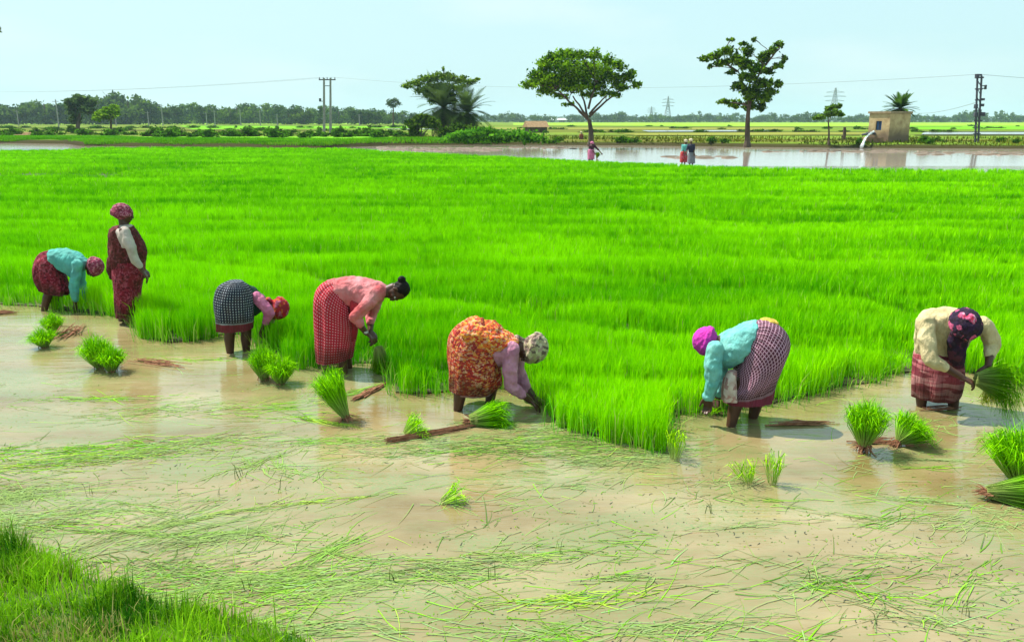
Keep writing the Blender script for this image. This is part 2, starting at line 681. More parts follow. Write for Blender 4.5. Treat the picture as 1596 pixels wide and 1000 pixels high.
for y0_, xa, xb, th_ in ((198.2, 820, 1500, .5), (202.5, 700, 1160, .45), (206.2, 900, 1380, .7), (211.5, 840, 1340, .6), (205.2, 1420, 1900, .6), (211, 1425, 1900, .8), (195.5, 300, 640, .4), (203.5, 60, 560, .6), (208.5, 60, 600, .5), (199.5, -200, 300, .5)):
    strip("field_bund", [(xa, y0_), (xb, y0_ - .2), (xb, y0_ + th_ - .2), (xa, y0_ + th_)], M_FD, 6)
strip("dry_field", [(700, 199), (1240, 199), (1240, 203), (860, 204)], M_FO, 3)
strip("dry_field", [(-700, 206), (50, 206), (48, 211), (-700, 212)], M_FB, 3)
strip("dry_field", [(960, 208), (1350, 206), (1350, 210), (1000, 212)], M_FO, 4)
strip("flooded_plot", [(1000, 203.6), (1210, 203.2), (1210, 205.2), (1010, 205.8)], M_WATER2, 5)
strip("flooded_plot", [(1440, 206.5), (2300, 206.2), (2300, 210), (1436, 210)], M_WATER2, 5)
strip("flooded_plot", [(600, 201), (720, 201), (700, 202), (610, 202)], M_WATER2, 5)


# ---------------------------------------------------------------- the standing rice
FURROWS = [((0, 466), (-60, 440), 0.1),]
fpx = [((-200, 266), (150, 266), 1.6, .8), ((120, 272), (330, 272), .8, .45), ((90, 258), (300, 257), .7, .4), ((560, 252), (690, 254), .6, .3),
       ((220, 388), (330, 397), .22, .4), ((330, 400), (470, 412), .3, .55), ((470, 412), (640, 440), .28, .5), ((900, 420), (1150, 436), .26, .4),
       ((640, 400), (900, 424), .22, .3), ((640, 452), (820, 474), .2, .4), ((820, 482), (1090, 506), .26, .5), ((1230, 520), (1440, 532), .3, .5),
       ((1120, 340), (1400, 348), .35, .3), ((1150, 440), (1500, 470), .22, .45), ((1400, 470), (1700, 490), .22, .4), ((690, 370), (1000, 380), .25, .3),
       ((850, 320), (1180, 330), .4, .3), ((200, 330), (700, 350), .3, .3), ((1000, 290), (1500, 300), .6, .3), ((0, 300), (500, 305), .5, .25),
       ((300, 285), (900, 290), .5, .25), ((1140, 393), (1600, 402), .25, .35), ((0, 350), (260, 360), .25, .3), ((1268, 338), (1280, 339), .5, .6), ((1560, 355), (1566, 356), .3, .7),
       ((0, 430), (60, 436), .2, .4), ((560, 520), (700, 545), .25, .4), ((700, 560), (690, 590), .15, .5)]


for i_, py_ in enumerate([266, 271, 277, 283, 290, 298, 307, 317, 328, 341, 355, 371, 389, 409, 432, 458, 487, 520, 556]):
    sl = 4 + (py_ - 260) * .16
    Yd = G(800, py_, RZ).y
    fpx.append(((-300, py_ - sl * .6), (700, py_ + sl * .1), 0.010 * Yd, .42))
    fpx.append(((700, py_ + sl * .1), (1900, py_ + sl), .012 * Yd, .34))


def rice():
    bands = [(5.5, 8), (8, 10.5), (10.5, 14), (14, 19), (19, 26), (26, 36), (36, 60), (60, 85)]
    VV, TT, CC = [], [], []
    off = 0
    fur = [(G(*a, RZ * .8), G(*b, RZ * .8), w_, d_) for a, b, w_, d_ in fpx]
    for y0, y1 in bands:
        ym = (y0 + y1) / 2
        xw = 0.74 * y1 + 0.6
        dens = min(5200, 3500 * (9.2 / ym) ** 1.72)
        # hills of nine blades each, spreading from one foot
        nh = int((y1 - y0) * 2 * xw * dens / 9)
        hx, hy = rng.uniform(-xw, xw, nh), rng.uniform(y0, y1, nh)
        k = inpoly(hx, hy + .22 * (vnoise(hx, hy, 2.6, 80) - .5) * (hy < 12) + .10 * (vnoise(hx, hy, 9, 81) - .5) * (hy < 12), FIELD)
        hx, hy = hx[k], hy[k]
        nh = len(hx)
        hh = rng.uniform(.88, 1.06, nh)
        ht = rng.normal(0, .17, nh)
        X0, Y0, hh, ht = [np.repeat(q, 9) for q in (hx, hy, hh, ht)]
        n = len(X0)
        kk = (max(ym, 7.5) / 7.5) ** .6
        ox, oy = rng.normal(0, .013 * kk, n), rng.normal(0, .013 * kk, n)
        X, Y = X0 + ox, Y0 + oy
        h = RZ * hh * (0.90 + 0.16 * rng.random(n)) * (0.86 + 0.22 * vnoise(X, Y, 0.9, 1) + 0.12 * vnoise(X, Y, 3.0, 2))
        wx = vnoise(X * 0.25, Y, 1.3, 3)
        h *= 0.93 + 0.12 * wx
        cut = np.zeros(n)
        wob = 0.22 * (vnoise(X, Y, 1.2, 9) - 0.5)
        for a, b, w_, d_ in fur:
            d = seg_dist(X, Y + wob, a, b)
            cut = np.maximum(cut, min(1, d_ * 1.3) * np.exp(-(d / (w_ * 1.15)) ** 2) * (0.25 + 1.1 * vnoise(X, Y, 2.5, 12)))
        h *= 1 - 0.85 * np.clip(cut * 1.35, 0, 0.95)
        keep = rng.random(n) > 0.6 * np.clip(cut, 0, 1)
        X, Y, h, ht, ox, oy = X[keep], Y[keep], h[keep], ht[keep], ox[keep], oy[keep]
        cutk = np.clip(cut[keep], 0, 1)
        n = len(X)
        wd = 0.0053 * (np.maximum(Y, 7.5) / 7.5) ** 0.95 * (0.7 + 0.6 * rng.random(n))
        lean = np.stack([ox / kk * 6 + rng.normal(0.02, .07, n), oy / kk * 6 + rng.normal(0, .07, n)], 1)
        t = np.clip(0.05 + 0.45 * vnoise(X, Y * 1.5, 0.5, 4) + 0.5 * vnoise(X * .12, Y, 1.4, 6) + rng.normal(0, 0.08, n) + ht - 0.3 * cutk, 0, 1)[:, None]
        col = np.array([0.065, 0.40, 0.001]) * (1 - t) + np.array([0.38, 0.92, 0.001]) * t
        dry = rng.random(n) < 0.012
        col[dry] = (0.5, 0.55, 0.12)
        P = np.stack([X, Y, np.full(n, -0.01)], 1)
        V, T, c = blades(P, h, wd, lean, col, .68)
        VV.append(V)
        TT.append(T + off)
        CC.append(c)
        off += len(V)
    V = np.concatenate(VV)
    print("rice verts", len(V))
    return mesh_np("rice_field", V, np.concatenate(TT), np.concatenate(CC))


tag(put("rice_field", rice(), M_RICE), "dense bright green young rice crop standing in the flooded paddy", "rice", kind="stuff")


# strays left standing in front of the uncut edge
def sparse_edge():
    P, h, wd, ln, cl = [], [], [], [], []
    for i in range(len(near_px) - 1):
        a, b = NEAR[i], NEAR[i + 1]
        L = (b - a).length
        for _ in range(int(L * 90)):
            p = a.lerp(b, rnd.random())
            p = p + Vector((rnd.gauss(0, .05), -abs(rnd.gauss(0, .09)), 0))
            P.append((p.x, p.y, -0.01))
            h.append(rnd.uniform(.12, .36))
            wd.append(rnd.uniform(.004, .008))
            ln.append((rnd.gauss(0, .3), rnd.gauss(-.1, .3)))
            cl.append(rnd.choice([(0.10, .42, .01), (.2, .55, .02), (.35, .5, .08)]))
    V, T, c = blades(np.array(P), np.array(h), np.array(wd), np.array(ln), np.array(cl))
    return mesh_np("loose_rice_stems", V, T, c)


tag(put("loose_rice_stems", sparse_edge(), M_RICE), "thin loose rice stems leaning out along the cut front of the crop", "rice stems", kind="stuff")


# ---------------------------------------------------------------- straw and leaves floating on the water
def floaters():
    V, T, CL = [], [], []
    pal = [(0.18, 0.46, 0.012), (0.24, 0.54, 0.02), (0.12, 0.34, 0.01), (0.34, 0.52, 0.05), (0.08, 0.20, 0.02), (0.26, 0.48, 0.16), (0.20, 0.5, 0.015)]

    def strand(x, y, th, L, wd, cu, c, z):
        b = len(V)
        n = 5
        px, py = x, y
        for i in range(n):
            t = th + cu * (i - 2)
            ws = wd * (1 - 0.75 * i / (n - 1)) / 2
            nx, ny = -math.sin(t) * ws, math.cos(t) * ws
            V.append((px - nx, py - ny, z))
            V.append((px + nx, py + ny, z + 0.001))
            CL.extend((c, c))
            px += math.cos(t) * L / (n - 1)
            py += math.sin(t) * L / (n - 1)
        for i in range(n - 1):
            k = b + 2 * i
            T.append((k, k + 2, k + 1))
            T.append((k + 1, k + 2, k + 3))

    def mat_of(px, py, n, rx, ry, th, lmax=.4, spread=.25):
        g = G(px, py)
        c0 = rnd.choice(pal)
        sub = rnd.choice([0, .2, .45, .6, .7, .8])      # how deep in the silty water this drift lies
        for _ in range(n):
            a, b = rnd.gauss(0, rx), rnd.gauss(0, ry)
            x = g.x + a * math.cos(th) - b * math.sin(th)
            y = g.y + a * math.sin(th) + b * math.cos(th)
            c = c0 if rnd.random() < .5 else rnd.choice(pal)
            k = rnd.uniform(.6, 1.1)
            c = tuple(q * (1 - sub) + m_ * sub / k for q, m_ in zip(c, (.27, .33, .14)))
            strand(x, y, th + rnd.gauss(0, spread) + (math.pi if rnd.random() < .5 else 0), lmax * rnd.uniform(.15, 1.0) * rnd.uniform(.3, 1), rnd.uniform(.003, .009), rnd.gauss(0, .1),
                   tuple(q * k for q in c), rnd.uniform(.001, .006))

    # bands of drifted leaves: more on the left and close by, fewer in the middle distance on the right
    for _ in range(230):
        px, py = rnd.uniform(-120, 1700), 590 + 430 * rnd.random() ** 0.8
        left = max(0, 1 - px / 900)
        if rnd.random() > 0.42 + 0.55 * left:
            continue
        if py < 690 and rnd.random() < .4:
            continue
        th = rnd.gauss(0.10 + 0.15 * left, 0.30)
        mat_of(px, py, int(rnd.uniform(8, 90) * (0.6 + 1.3 * left)), rnd.uniform(.08, .4), rnd.uniform(.01, .09), th, .4, rnd.choice([.2, .35, .8]))
    for px, py, n, rx, ry in [(640, 690, 350, .45, .12), (930, 690, 700, .42, .16), (980, 715, 400, .3, .1), (760, 700, 420, .4, .12), (860, 668, 200, .25, .06), (240, 640, 260, .35, .12),
                              (60, 720, 500, .5, .15), (120, 700, 260, .5, .06), (60, 810, 400, .4, .1), (420, 640, 180, .3, .15), (40, 760, 250, .4, .1), (1400, 870, 60, .3, .05),
                              (1300, 905, 60, .3, .04), (900, 935, 170, .25, .04), (550, 905, 200, .35, .03), (1060, 980, 120, .3, .05), (740, 880, 160, .3, .05), (480, 690, 150, .4, .06), (330, 560, 120, .4, .05)]:
        mat_of(px, py, int(n * .75), rx, ry, rnd.gauss(.12, .1), .4, .35)
    # long single drifting stems
    for _ in range(420):
        px, py = rnd.uniform(-120, 1700), rnd.uniform(560, 1030)
        g = G(px, py)
        c = rnd.choice(pal)
        strand(g.x, g.y, rnd.gauss(.1, .7), rnd.uniform(.1, .5), rnd.uniform(.002, .005), rnd.gauss(0, .13), c, .003)
    # leaf scraps
    for _ in range(6000):
        px, py = rnd.uniform(-120, 1700), 600 + 430 * rnd.random()
        g = G(px, py)
        if vnoise(np.array([g.x]), np.array([g.y * 1.7]), 1.1, 44)[0] < .48:
            continue
        dark = rnd.random() < .25 + .4 * (px > 900)
        c = (.07, .08, .06) if dark and rnd.random() < .6 else tuple(q * .7 for q in rnd.choice(pal))
        strand(g.x, g.y, rnd.uniform(0, 6.3), .005 + .04 * rnd.random() ** 2.5, rnd.uniform(.004, .010), rnd.gauss(0, .3), c, .002)
    return mesh_np("floating_leaves", V, T, np.array(CL))


tag(put("floating_leaves", floaters(), M_FLOAT), "pulled rice leaves and stems drifting flat on the muddy water", "floating leaves", kind="stuff")


P, hs = [], []
for px, py in [(143, 770), (372, 745), (380, 740), (500, 748), (765, 900), (1365, 975), (338, 770), (440, 765), (386, 915), (270, 985), (1040, 700), (1216, 720), (1328, 640), (1246, 620), (98, 860), (610, 905), (870, 860), (1105, 800), (1500, 960), (1270, 905), (420, 1000), (445, 990), (360, 990), (330, 975)]:
    g_ = G(px, py)
    for _ in range(3):
        P.append((g_.x + rnd.gauss(0, .015), g_.y + rnd.gauss(0, .015), -.01))
        hs.append(rnd.uniform(.05, .16))
n_ = len(P)
V_, T_, c_ = blades(np.array(P), np.array(hs), np.full(n_, .005), rng.normal(0, .3, (n_, 2)), np.tile([.07, .12, .02], (n_, 1)))
tag(put("stubble", mesh_np("stubble", V_, T_, c_), M_RICE), "tiny dark broken stems sticking up through the open muddy water", "stubble", kind="stuff")


# ---------------------------------------------------------------- grassy bank in the near left corner
def near_bank():
    edge = [G(*p) for p in [(-500, 800), (-200, 830), (0, 850), (70, 880), (140, 905), (220, 935), (300, 950), (380, 968), (450, 985), (560, 1040)]]
    bm = bmesh.new()
    inner = []
    prof = [(0.12, -.08), (0, .0), (.18, .05), (.45, .12), (1.2, .2), (2.2, .2)]
    rows = []
    for e in edge:
        d = Vector((-0.45, -0.9, 0)).normalized()
        rows.append([bm.verts.new((e.x + d.x * (k if k != .12 else -.12), e.y + d.y * (k if k != .12 else -.12), z)) for k, z in prof])
    for a, b in zip(rows, rows[1:]):
        for i in range(len(a) - 1):
            bm.faces.new((a[i], a[i + 1], b[i + 1], b[i])).smooth = True
    bmesh.ops.recalc_face_normals(bm, faces=bm.faces[:])
    return edge, bm_mesh("near_bank", bm)


edge, me = near_bank()
tag(put("near_bank", me, plain("bank_soil", (0.03, 0.10, 0.008), (0.10, 0.12, 0.03), 7, 0.95, .6, .03)), kind="structure")


def bank_grass():
    poly = [(e.x, e.y) for e in edge] + [(e.x - .9, e.y - 1.8) for e in edge[::-1]]
    n = 300000
    X, Y = rng.uniform(-5.5, 0, n), rng.uniform(1.2, 6.5, n)
    k = inpoly(X, Y, poly)
    X, Y = X[k], Y[k]
    d = np.full(len(X), 9.)
    for a, b in zip(edge, edge[1:]):
        d = np.minimum(d, seg_dist(X, Y, a, b))
    tuft = vnoise(X, Y, 6, 21) * vnoise(X, Y, 2.2, 22)
    kp = rng.random(len(X)) < (.5 + 1.9 * tuft) * np.where(d < .35, np.clip((vnoise(X, Y, 5, 74) - .15) * 3, 0.12, 1), 1)
    X, Y, d, tuft = X[kp], Y[kp], d[kp], tuft[kp]
    n = len(X)
    z = np.interp(d, [0, .18, .45, 1.2], [0, .05, .12, .2]) - .01
    h = (.02 + .24 * tuft * (vnoise(X, Y, 4.5, 73) + .4) + .08 * rng.random(n) ** 2) * (0.75 + .3 * (d < .3))
    tall = rng.random(n) < .012
    h[tall] = rng.uniform(.12, .32, tall.sum())
    lm = np.abs(rng.normal(.3, .25, n))
    la = rng.uniform(0, 6.28, n)
    t = np.clip(vnoise(X, Y, 3.1, 71) * 1.1 - .1 + rng.normal(0, .22, n), 0, 1)[:, None]
    col = np.array([.025, .14, .006]) * (1 - t) + np.array([.32, .64, .015]) * t
    dry = rng.random(n) < .05 + .35 * (vnoise(X, Y, 2.3, 72) > .72)
    col[dry] = (.42, .38, .12)
    V, T, c = blades(np.stack([X, Y, z], 1), h, .0035 + .004 * rng.random(n), np.stack([np.cos(la) * lm, np.sin(la) * lm], 1), col)
    # reedy shoots standing in the water along the margin
    return mesh_np("bank_grass", V, T, c)


tag(put("bank_grass", bank_grass(), M_RICE), "rough green grass growing on the bank in the near left corner", "grass", kind="stuff")


# ---------------------------------------------------------------- bundles of pulled seedlings
def bundle_mesh(base, axis, L, spread, n, r0=.035, wd=.0065, tint=(1, 1, 1), droop=.1, ball=0.0):
    n = int(n * 1.7)
    wd *= .85
    spread *= .88
    """leaves tied near the base, fanning out towards the tips; base in world metres"""
    ax = Vector(axis).normalized()
    x = ax.cross(Vector((0.3, 0.8, 0.1))).normalized()
    y = ax.cross(x)
    V, T, CL = [], [], []
    for i in range(n):
        a, q = rnd.uniform(0, 6.283), math.sqrt(rnd.random())
        o = (x * math.cos(a) + y * math.sin(a)) * q
        l = L * rnd.uniform(.72, 1.08) * (1 - ball * .45 * q)
        b = base + o * r0
        m = b + ax * l * .52 + o * spread * .55 + Vector((rnd.gauss(0, .012), rnd.gauss(0, .012), 0))
        m2 = b + ax * l * (.80 - .04 * q) + o * spread * .82 + Vector((rnd.gauss(0, .015), rnd.gauss(0, .015), 0))
        tp = b + ax * l * (1 - .12 * q) + o * spread * rnd.uniform(.95, 1.5) + Vector((rnd.gauss(0, .03), rnd.gauss(0, .03), -(droop + .1) * 1.6 * l * rnd.random() * (.3 + q)))
        s = Vector((rnd.gauss(0, 1), rnd.gauss(0, 1), rnd.gauss(0, .3))).normalized() * wd * rnd.uniform(.6, 1.2) / 2
        k = len(V)
        V += [b - s * .6, b + s * .6, m - s, m + s, m2 - s * .9, m2 + s * .9, tp]
        T += [(k, k + 1, k + 3), (k, k + 3, k + 2), (k + 2, k + 3, k + 5), (k + 2, k + 5, k + 4), (k + 4, k + 5, k + 6)]
        t = rnd.random()
        c = tuple((u * (1 - t) + v * t) * w_ for u, v, w_ in zip((.05, .27, .003), (.34, .80, .003), tint))
        cb = (.34, .42, .12)
        CL += [cb, cb, c, c, c, c, c]
    return V, T, CL


def seedlings(label, px, py, axis, L, spread, n, roots=True, z=0.0, dy=None, r0=.035, wd=.0065, tint=(1, 1, 1), rootlen=.12, lift=0.0, droop=.1, group="bundles of pulled rice seedlings", cat="seedling bundle", name="seedling_bundle", ball=0.0):
    g = G(px, py, z) if dy is None else W(px, py, dy)
    e = empty(name, g)
    tag(e, label, cat, group)
    b = Vector((0, 0, lift))
    V, T, CL = bundle_mesh(b, axis, L, spread, n, r0, wd, tint, droop, ball)
    V = [v if v.z + g.z > .003 else Vector((v.x, v.y, .003 - g.z)) for v in map(Vector, V)]
    put("leaves", mesh_np("leaves", [tuple(v) for v in V], T, np.array(CL)), M_RICE, e)
    if roots:
        bm = bmesh.new()
        ax = Vector(axis).normalized()
        for _ in range(46):
            d = (-ax + Vector((rnd.gauss(0, .35), rnd.gauss(0, .35), rnd.gauss(0, .2)))).normalized()
            p0 = b + Vector((rnd.gauss(0, r0 * .5), rnd.gauss(0, r0 * .5), 0)) + ax * .03
            p1 = p0 + d * rootlen * rnd.uniform(.4, 1)
            p2 = p1 + (d + Vector((rnd.gauss(0, .4), rnd.gauss(0, .4), 0))) * rootlen * .4
            for q in (p1, p2):
                q.z = max(q.z, .004 - g.z if abs(ax.z) < .5 else -.05)
            add_tube(bm, [p0, p1, p2], [.005, .004, .0015], 4)
        put("roots", bm_mesh("roots", bm), M_ROOT, e)
        bm = bmesh.new()
        add_tube(bm, [b + ax * .035, b + ax * .06], [r0 * 1.15, r0 * 1.2], 12)
        put("tie", bm_mesh("tie", bm), M_STRAW, e)
    return e


M_STRAW = plain("straw_tie", (.30, .26, .08), (.42, .38, .14), 30, .9, .3, .003)
seedlings("small upright seedling bundle farthest left, the rear one of two touching bundles", 84, 519, (-.05, 0, 1), .33, .13, 260, ball=.8)
seedlings("squat round seedling bundle in front of the farthest left pair", 70, 541, (-.15, -.1, .95), .30, .16, 300, ball=.9)
seedlings("tall left half of the twin seedling clumps below the standing woman", 156, 574, (-.18, .05, .95), .46, .16, 320, ball=.7)
seedlings("dark footed right half of the twin seedling clumps below the standing woman", 174, 579, (.10, -.05, .97), .35, .14, 300, ball=.8)
seedlings("tall seedling bundle at the crop edge between the navy skirted and the red skirted women", 412, 592, (-.05, .1, 1), .42, .13, 300, ball=.6)
seedlings("shorter seedling bundle at the crop edge, right beside its taller neighbour", 438, 598, (.06, 0, 1), .36, .14, 320, ball=.8)
seedlings("seedling bundle leaning left on pale splayed stems in front of the red skirted woman", 540, 655, (-.42, .1, .9), .48, .14, 300, rootlen=.14, lift=.03, r0=.03)
seedlings("tattered low heap of wet seedlings floating beside the brown root bundle", 632, 678, (.6, .2, .35), .2, .12, 150, roots=False, wd=.006, group=None, tint=(1.3, 1.1, 1))
seedlings("limp seedling bundle flopped on its side at the end of the long brown stalks", 732, 662, (.97, .2, .07), .36, .13, 420, rootlen=.06, lift=.035, tint=(.9, .95, 1), r0=.05)
seedlings("big bushy seedling bundle standing in open water left of the leaning one", 1345, 704, (.08, .05, 1), .43, .17, 420, rootlen=.1, lift=.05, ball=.5)
seedlings("seedling bundle tipped to the right on its side behind the big bushy one", 1400, 694, (.62, .1, .62), .30, .17, 380, lift=.03, r0=.03, ball=.4)
seedlings("large dark green seedling bundle cut by the right edge of the photo", 1590, 752, (-.08, .1, 1), .50, .22, 620, r0=.06, ball=.5)
seedlings("seedling bundle lying flat with yellow stems and brown roots toward the left", 1536, 777, (.93, -.28, .12), .52, .15, 460, rootlen=.07, lift=.05, r0=.04, tint=(.8, .8, 1))
seedlings("thin pair of rice shoots standing in the water past the corner of the crop", 1052, 716, (.05, 0, 1), .28, .05, 34, roots=False, group=None, cat="rice shoots", name="rice_shoots", tint=(1.3, 1.0, 1))
seedlings("upright sparse rice shoots in the shallow reflection below the checked skirt", 1204, 754, (.05, 0, 1), .28, .05, 30, roots=False, group=None, cat="rice shoots", name="rice_shoots", tint=(1.3, 1.0, 1))
seedlings("low bent rice shoots left of the upright ones below the checked skirt", 1166, 752, (-.3, 0, .9), .2, .1, 40, roots=False, group=None, cat="rice shoots", name="rice_shoots", tint=(1.3, 1.0, 1))
seedlings("loose green sprig floating alone in the middle of the open water", 690, 783, (.5, 0, .3), .2, .07, 40, roots=False, group=None, cat="rice sprig", name="rice_sprig", tint=(1.3, 1.1, 1))
seedlings("bright small seedling heap washed against the left foot of the crop corner", 1106, 672 - 24, (.1, 0, .4), .12, .06, 20, roots=False, group=None, cat="rice sprig", name="rice_sprig")


def stalks(label, a, b, n, r, name="root_stalks"):
    """long reddish bundle of stalks lying in the water between two picture points"""
    p, q = G(*a), G(*b)
    bm = bmesh.new()
    L = (q - p).length
    d = (q - p).normalized()
    s = Vector((-d.y, d.x, 0))
    for _ in range(n):
        t0, t1 = rnd.uniform(0, .35), rnd.uniform(.55, 1)
        o = rnd.gauss(0, r)
        P = [d * (L * t) + s * (o + rnd.gauss(0, r * .35)) + Vector((0, 0, .006 + abs(rnd.gauss(0, r * .5)))) for t in (t0, (t0 + t1) / 2, t1)]
        add_tube(bm, P, [.004, .006, .003], 4)
    o = put(name, bm_mesh(name, bm), M_ROOT, loc=p)
    tag(o, label, "plant stalks")
    return o


stalks("long reddish brown stalks lying in the water in front of the orange sari", (598, 690), (742, 664), 70, .02)
stalks("short slanting reddish stalk bundle in the water beside the leaning seedlings", (548, 626), (606, 597), 40, .018)
stalks("small brown root litter in the water right of the farthest left bundles", (92, 532), (134, 506), 16, .06)
stalks("faint brown root litter drifting right of the twin seedling clumps", (205, 562), (298, 575), 14, .04)
stalks("thin brown stalks in the water at the left of the big bushy bundle", (1190, 664), (1316, 659), 8, .02)
stalks("brown stalk scrap near the left edge of the water", (-30, 490), (28, 488), 30, .03)
stalks("brown root scraps between the two bundles in open water on the right", (1318, 690), (1402, 688), 16, .02)
stalks("thin brown stalks under the feet of the cream shirted woman", (1430, 640), (1500, 636), 8, .02)


# ================================================================ PEOPLE
def frame(f, u):
    f = Vector(f).normalized()
    u = Vector(u)
    u = (u - f * u.dot(f)).normalized()
    return f, u, f.cross(u)


def add_head(bm, c, f, u, s=1.0):
    f, u, l = frame(f, u)
    E = lambda df, du, dl, rf, ru, rl: add_ell(bm, c + (f * df + u * du + l * dl) * s, (f * rf * s, u * ru * s, l * rl * s), 16, 10)
    E(-.012, .028, 0, .092, .082, .074)
    E(.028, -.030, 0, .056, .070, .055)
    E(.052, -.082, 0, .024, .018, .026)      # chin
    E(.080, .022, 0, .014, .012, .048)       # brow
    E(.092, -.018, 0, .018, .026, .012)      # nose
    E(.101, -.034, 0, .013, .010, .016)
    E(.084, -.060, 0, .012, .008, .024)      # lips
    E(.062, -.022, .036, .022, .02, .02)     # cheeks
    E(.062, -.022, -.036, .022, .02, .02)
    for k in (-1, 1):
        E(-.004, -.008, .074 * k, .016, .030, .010)   # ears


def add_hand(bm, wrist, d, nrm, side=1, curl=.5, s=1.0):
    """d along the palm, nrm = the way fingers close"""
    d, nrm, l = frame(d, nrm)
    l = l * side
    ln = [.070, .080, .074, .058]
    for i in range(4):
        off = (i - 1.5) * .021
        k0 = wrist + l * off * .5 * s
        k1 = wrist + (d * (.088 - abs(i - 1.2) * .006) + l * off) * s
        add_chain(bm, [k0, k1], [.015 * s, .0115 * s], 8)
        p, ang = k1, .25
        pts, rr = [p], [.0098 * s]
        for j, fr in enumerate((.45, .3, .25)):
            ang += curl * (.55 + .25 * j) + rnd.uniform(-.08, .08)
            p = p + (d * math.cos(ang) + nrm * math.sin(ang) + l * off * .35) * ln[i] * fr * s
            pts.append(p)
            rr.append((.0092 - .0008 * j) * s)
        add_chain(bm, pts, rr, 8)
    t0 = wrist + (d * .022 - l * .026) * s
    t1 = t0 + (d * .034 - l * .026 + nrm * .014) * s
    t2 = t1 + (d * .026 - l * .006 + nrm * .018) * s
    add_chain(bm, [t0, t1, t2], [.014 * s, .0115 * s, .0085 * s], 8)


def ring(Y, l, r, d, dy=0.0, bz=0.0):
    a, b = W(l[0], l[1], Y + dy), W(r[0], r[1], Y + dy)
    return ((a + b) / 2, (b - a) / 2, Vector((0, d, bz)))


class Figure:
    def __init__(self, base, label, skin=None):
        self.g = G(*base)
        self.Y = self.g.y
        self.label = label
        self.body = bmesh.new()
        self.kids = []

    def J(self, px, py, dy=0.0):
        return W(px, py, self.Y + dy)

    def arm(self, s, e, w_, h, side=1, curl=.5, nrm=(0, 0, -1), r=(.048, .040, .026)):
        s, e, w_, h = [self.J(*q) for q in (s, e, w_, h)]
        add_chain(self.body, [s, s.lerp(e, .4), e, e.lerp(w_, .35), w_], [r[0], r[0] * .92, r[1], r[1] * .98, r[2]])
        add_hand(self.body, w_, h - w_, nrm, side, curl)

    def leg(self, hp, k, a, fdir=(1, 0)):
        hp, k, a = [self.J(*q) for q in (hp, k, a)]
        a.z = min(a.z, -.02)
        low = a.copy()
        low.z = -.13
        add_chain(self.body, [hp, k, k.lerp(a, .35) + Vector((-.01 * fdir[0], 0, 0)), a, low], [.085, .056, .056, .037, .036])
        fd = Vector((fdir[0], fdir[1], 0)).normalized()
        add_chain(self.body, [low - fd * .04, low + fd * .14, low + fd * .19], [.032, .030, .018])

    def torso(self, a, b, ra=.11, rb=.12):
        a, b = self.J(*a), self.J(*b)
        add_chain(self.body, [a, a.lerp(b, .5), b], [ra, ra * .9, rb])

    def head(self, c, f, u, neck, s=1.0):
        c, n = self.J(*c), self.J(*neck)
        self.hc, self.hf, self.hu, self.hs = c, f, u, s
        ff, uu, ll = frame(f, u)
        add_head(self.body, c, f, u, s)
        add_chain(self.body, [n, c - uu * .045 * s - ff * .02], [.058, .046])

    def kid(self, name, me, mat, label=None):
        o = bpy.data.objects.new(name, me)
        for m in (mat if isinstance(mat, list) else [mat]):
            me.materials.append(m)
        if label:
            o["label"] = label
        self.kids.append(o)
        return o

    def skirt(self, name, rings, mat, folds=.05, nf=8, ph=0.0, cap=None, label=None):
        bm = bmesh.new()
        add_loft(bm, [ring(self.Y, *r) for r in rings], 72, 8, cap, folds, nf, True, ph)
        self.kid(name, bm_mesh(name, bm), mat, label)

    def knit(self, name, lofts, chains, mat, wr=.012, ws=11, vox=.011, stretch=(1, 1, 1), sm=3, seed=1, label=None):
        bm = bmesh.new()
        for L in lofts:
            add_loft(bm, [ring(self.Y, *r) for r in L], 28, 5, True)
        for pts, rr in chains:
            add_chain(bm, [self.J(*p) for p in pts], rr)
        me = voxelize(bm, name, vox, sm, wr, ws, stretch, seed)
        me.polygons.foreach_set("use_smooth", [True] * len(me.polygons))
        self.kid(name, me, mat, label)

    def scarf(self, name, mat, s=1.0, knot=None, back=.018, label=None, wrap=True, up=.03):
        f, u, l = frame(self.hf, self.hu)
        k = self.hs * s
        bm = bmesh.new()
        c = self.hc - f * back * k + u * up * k
        add_ell(bm, c, (f * .105 * k, u * .092 * k, l * .092 * k), 20, 14)
        if wrap:
            for q in (0, .35, -.3):
                pts = []
                for i in range(25):
                    a = 2 * math.pi * i / 24
                    pts.append(c + f * .098 * k * math.cos(a) + l * .088 * k * math.sin(a) + u * (.0 + q * .07 * math.cos(a + q * 3) - .012) * k)
                add_tube(bm, pts, .017 * k, 8)
        if knot:
            kc = self.J(*knot)
            add_ell(bm, kc, (Vector((.032, 0, 0)), Vector((0, .03, 0)), Vector((0, 0, .024))))
            add_tube(bm, [kc, c], [.022, .04], 8)
        me = voxelize(bm, name, .007, 2, .006, 26)
        me.polygons.foreach_set("use_smooth", [True] * len(me.polygons))
        self.kid(name, me, mat, label)

    def finish(self, vox=.006, cat="person", group=None):
        me = voxelize(self.body, "person", vox, 2)
        me.polygons.foreach_set("use_smooth", [True] * len(me.polygons))
        me.materials.append(M_SKIN)
        o = link(bpy.data.objects.new("person", me))
        T = Matrix.Translation(-self.g)
        me.transform(T)
        o.location = self.g
        tag(o, self.label, cat, group)
        if self.hs == 1.0:
            f, u, l = frame(self.hf, self.hu)
            for k in (-1, 1):
                bm = bmesh.new()
                p = self.hc + f * .074 + u * .004 + l * .031 * k
                add_ell(bm, p, (f * .012, u * .009, l * .014), 10, 8)
                e = self.kid("eye", bm_mesh("eye", bm), M_EYE)
        for k in self.kids:
            k.data.transform(T)
            k.parent = o
            C.objects.link(k)
        self.obj = o
        return o


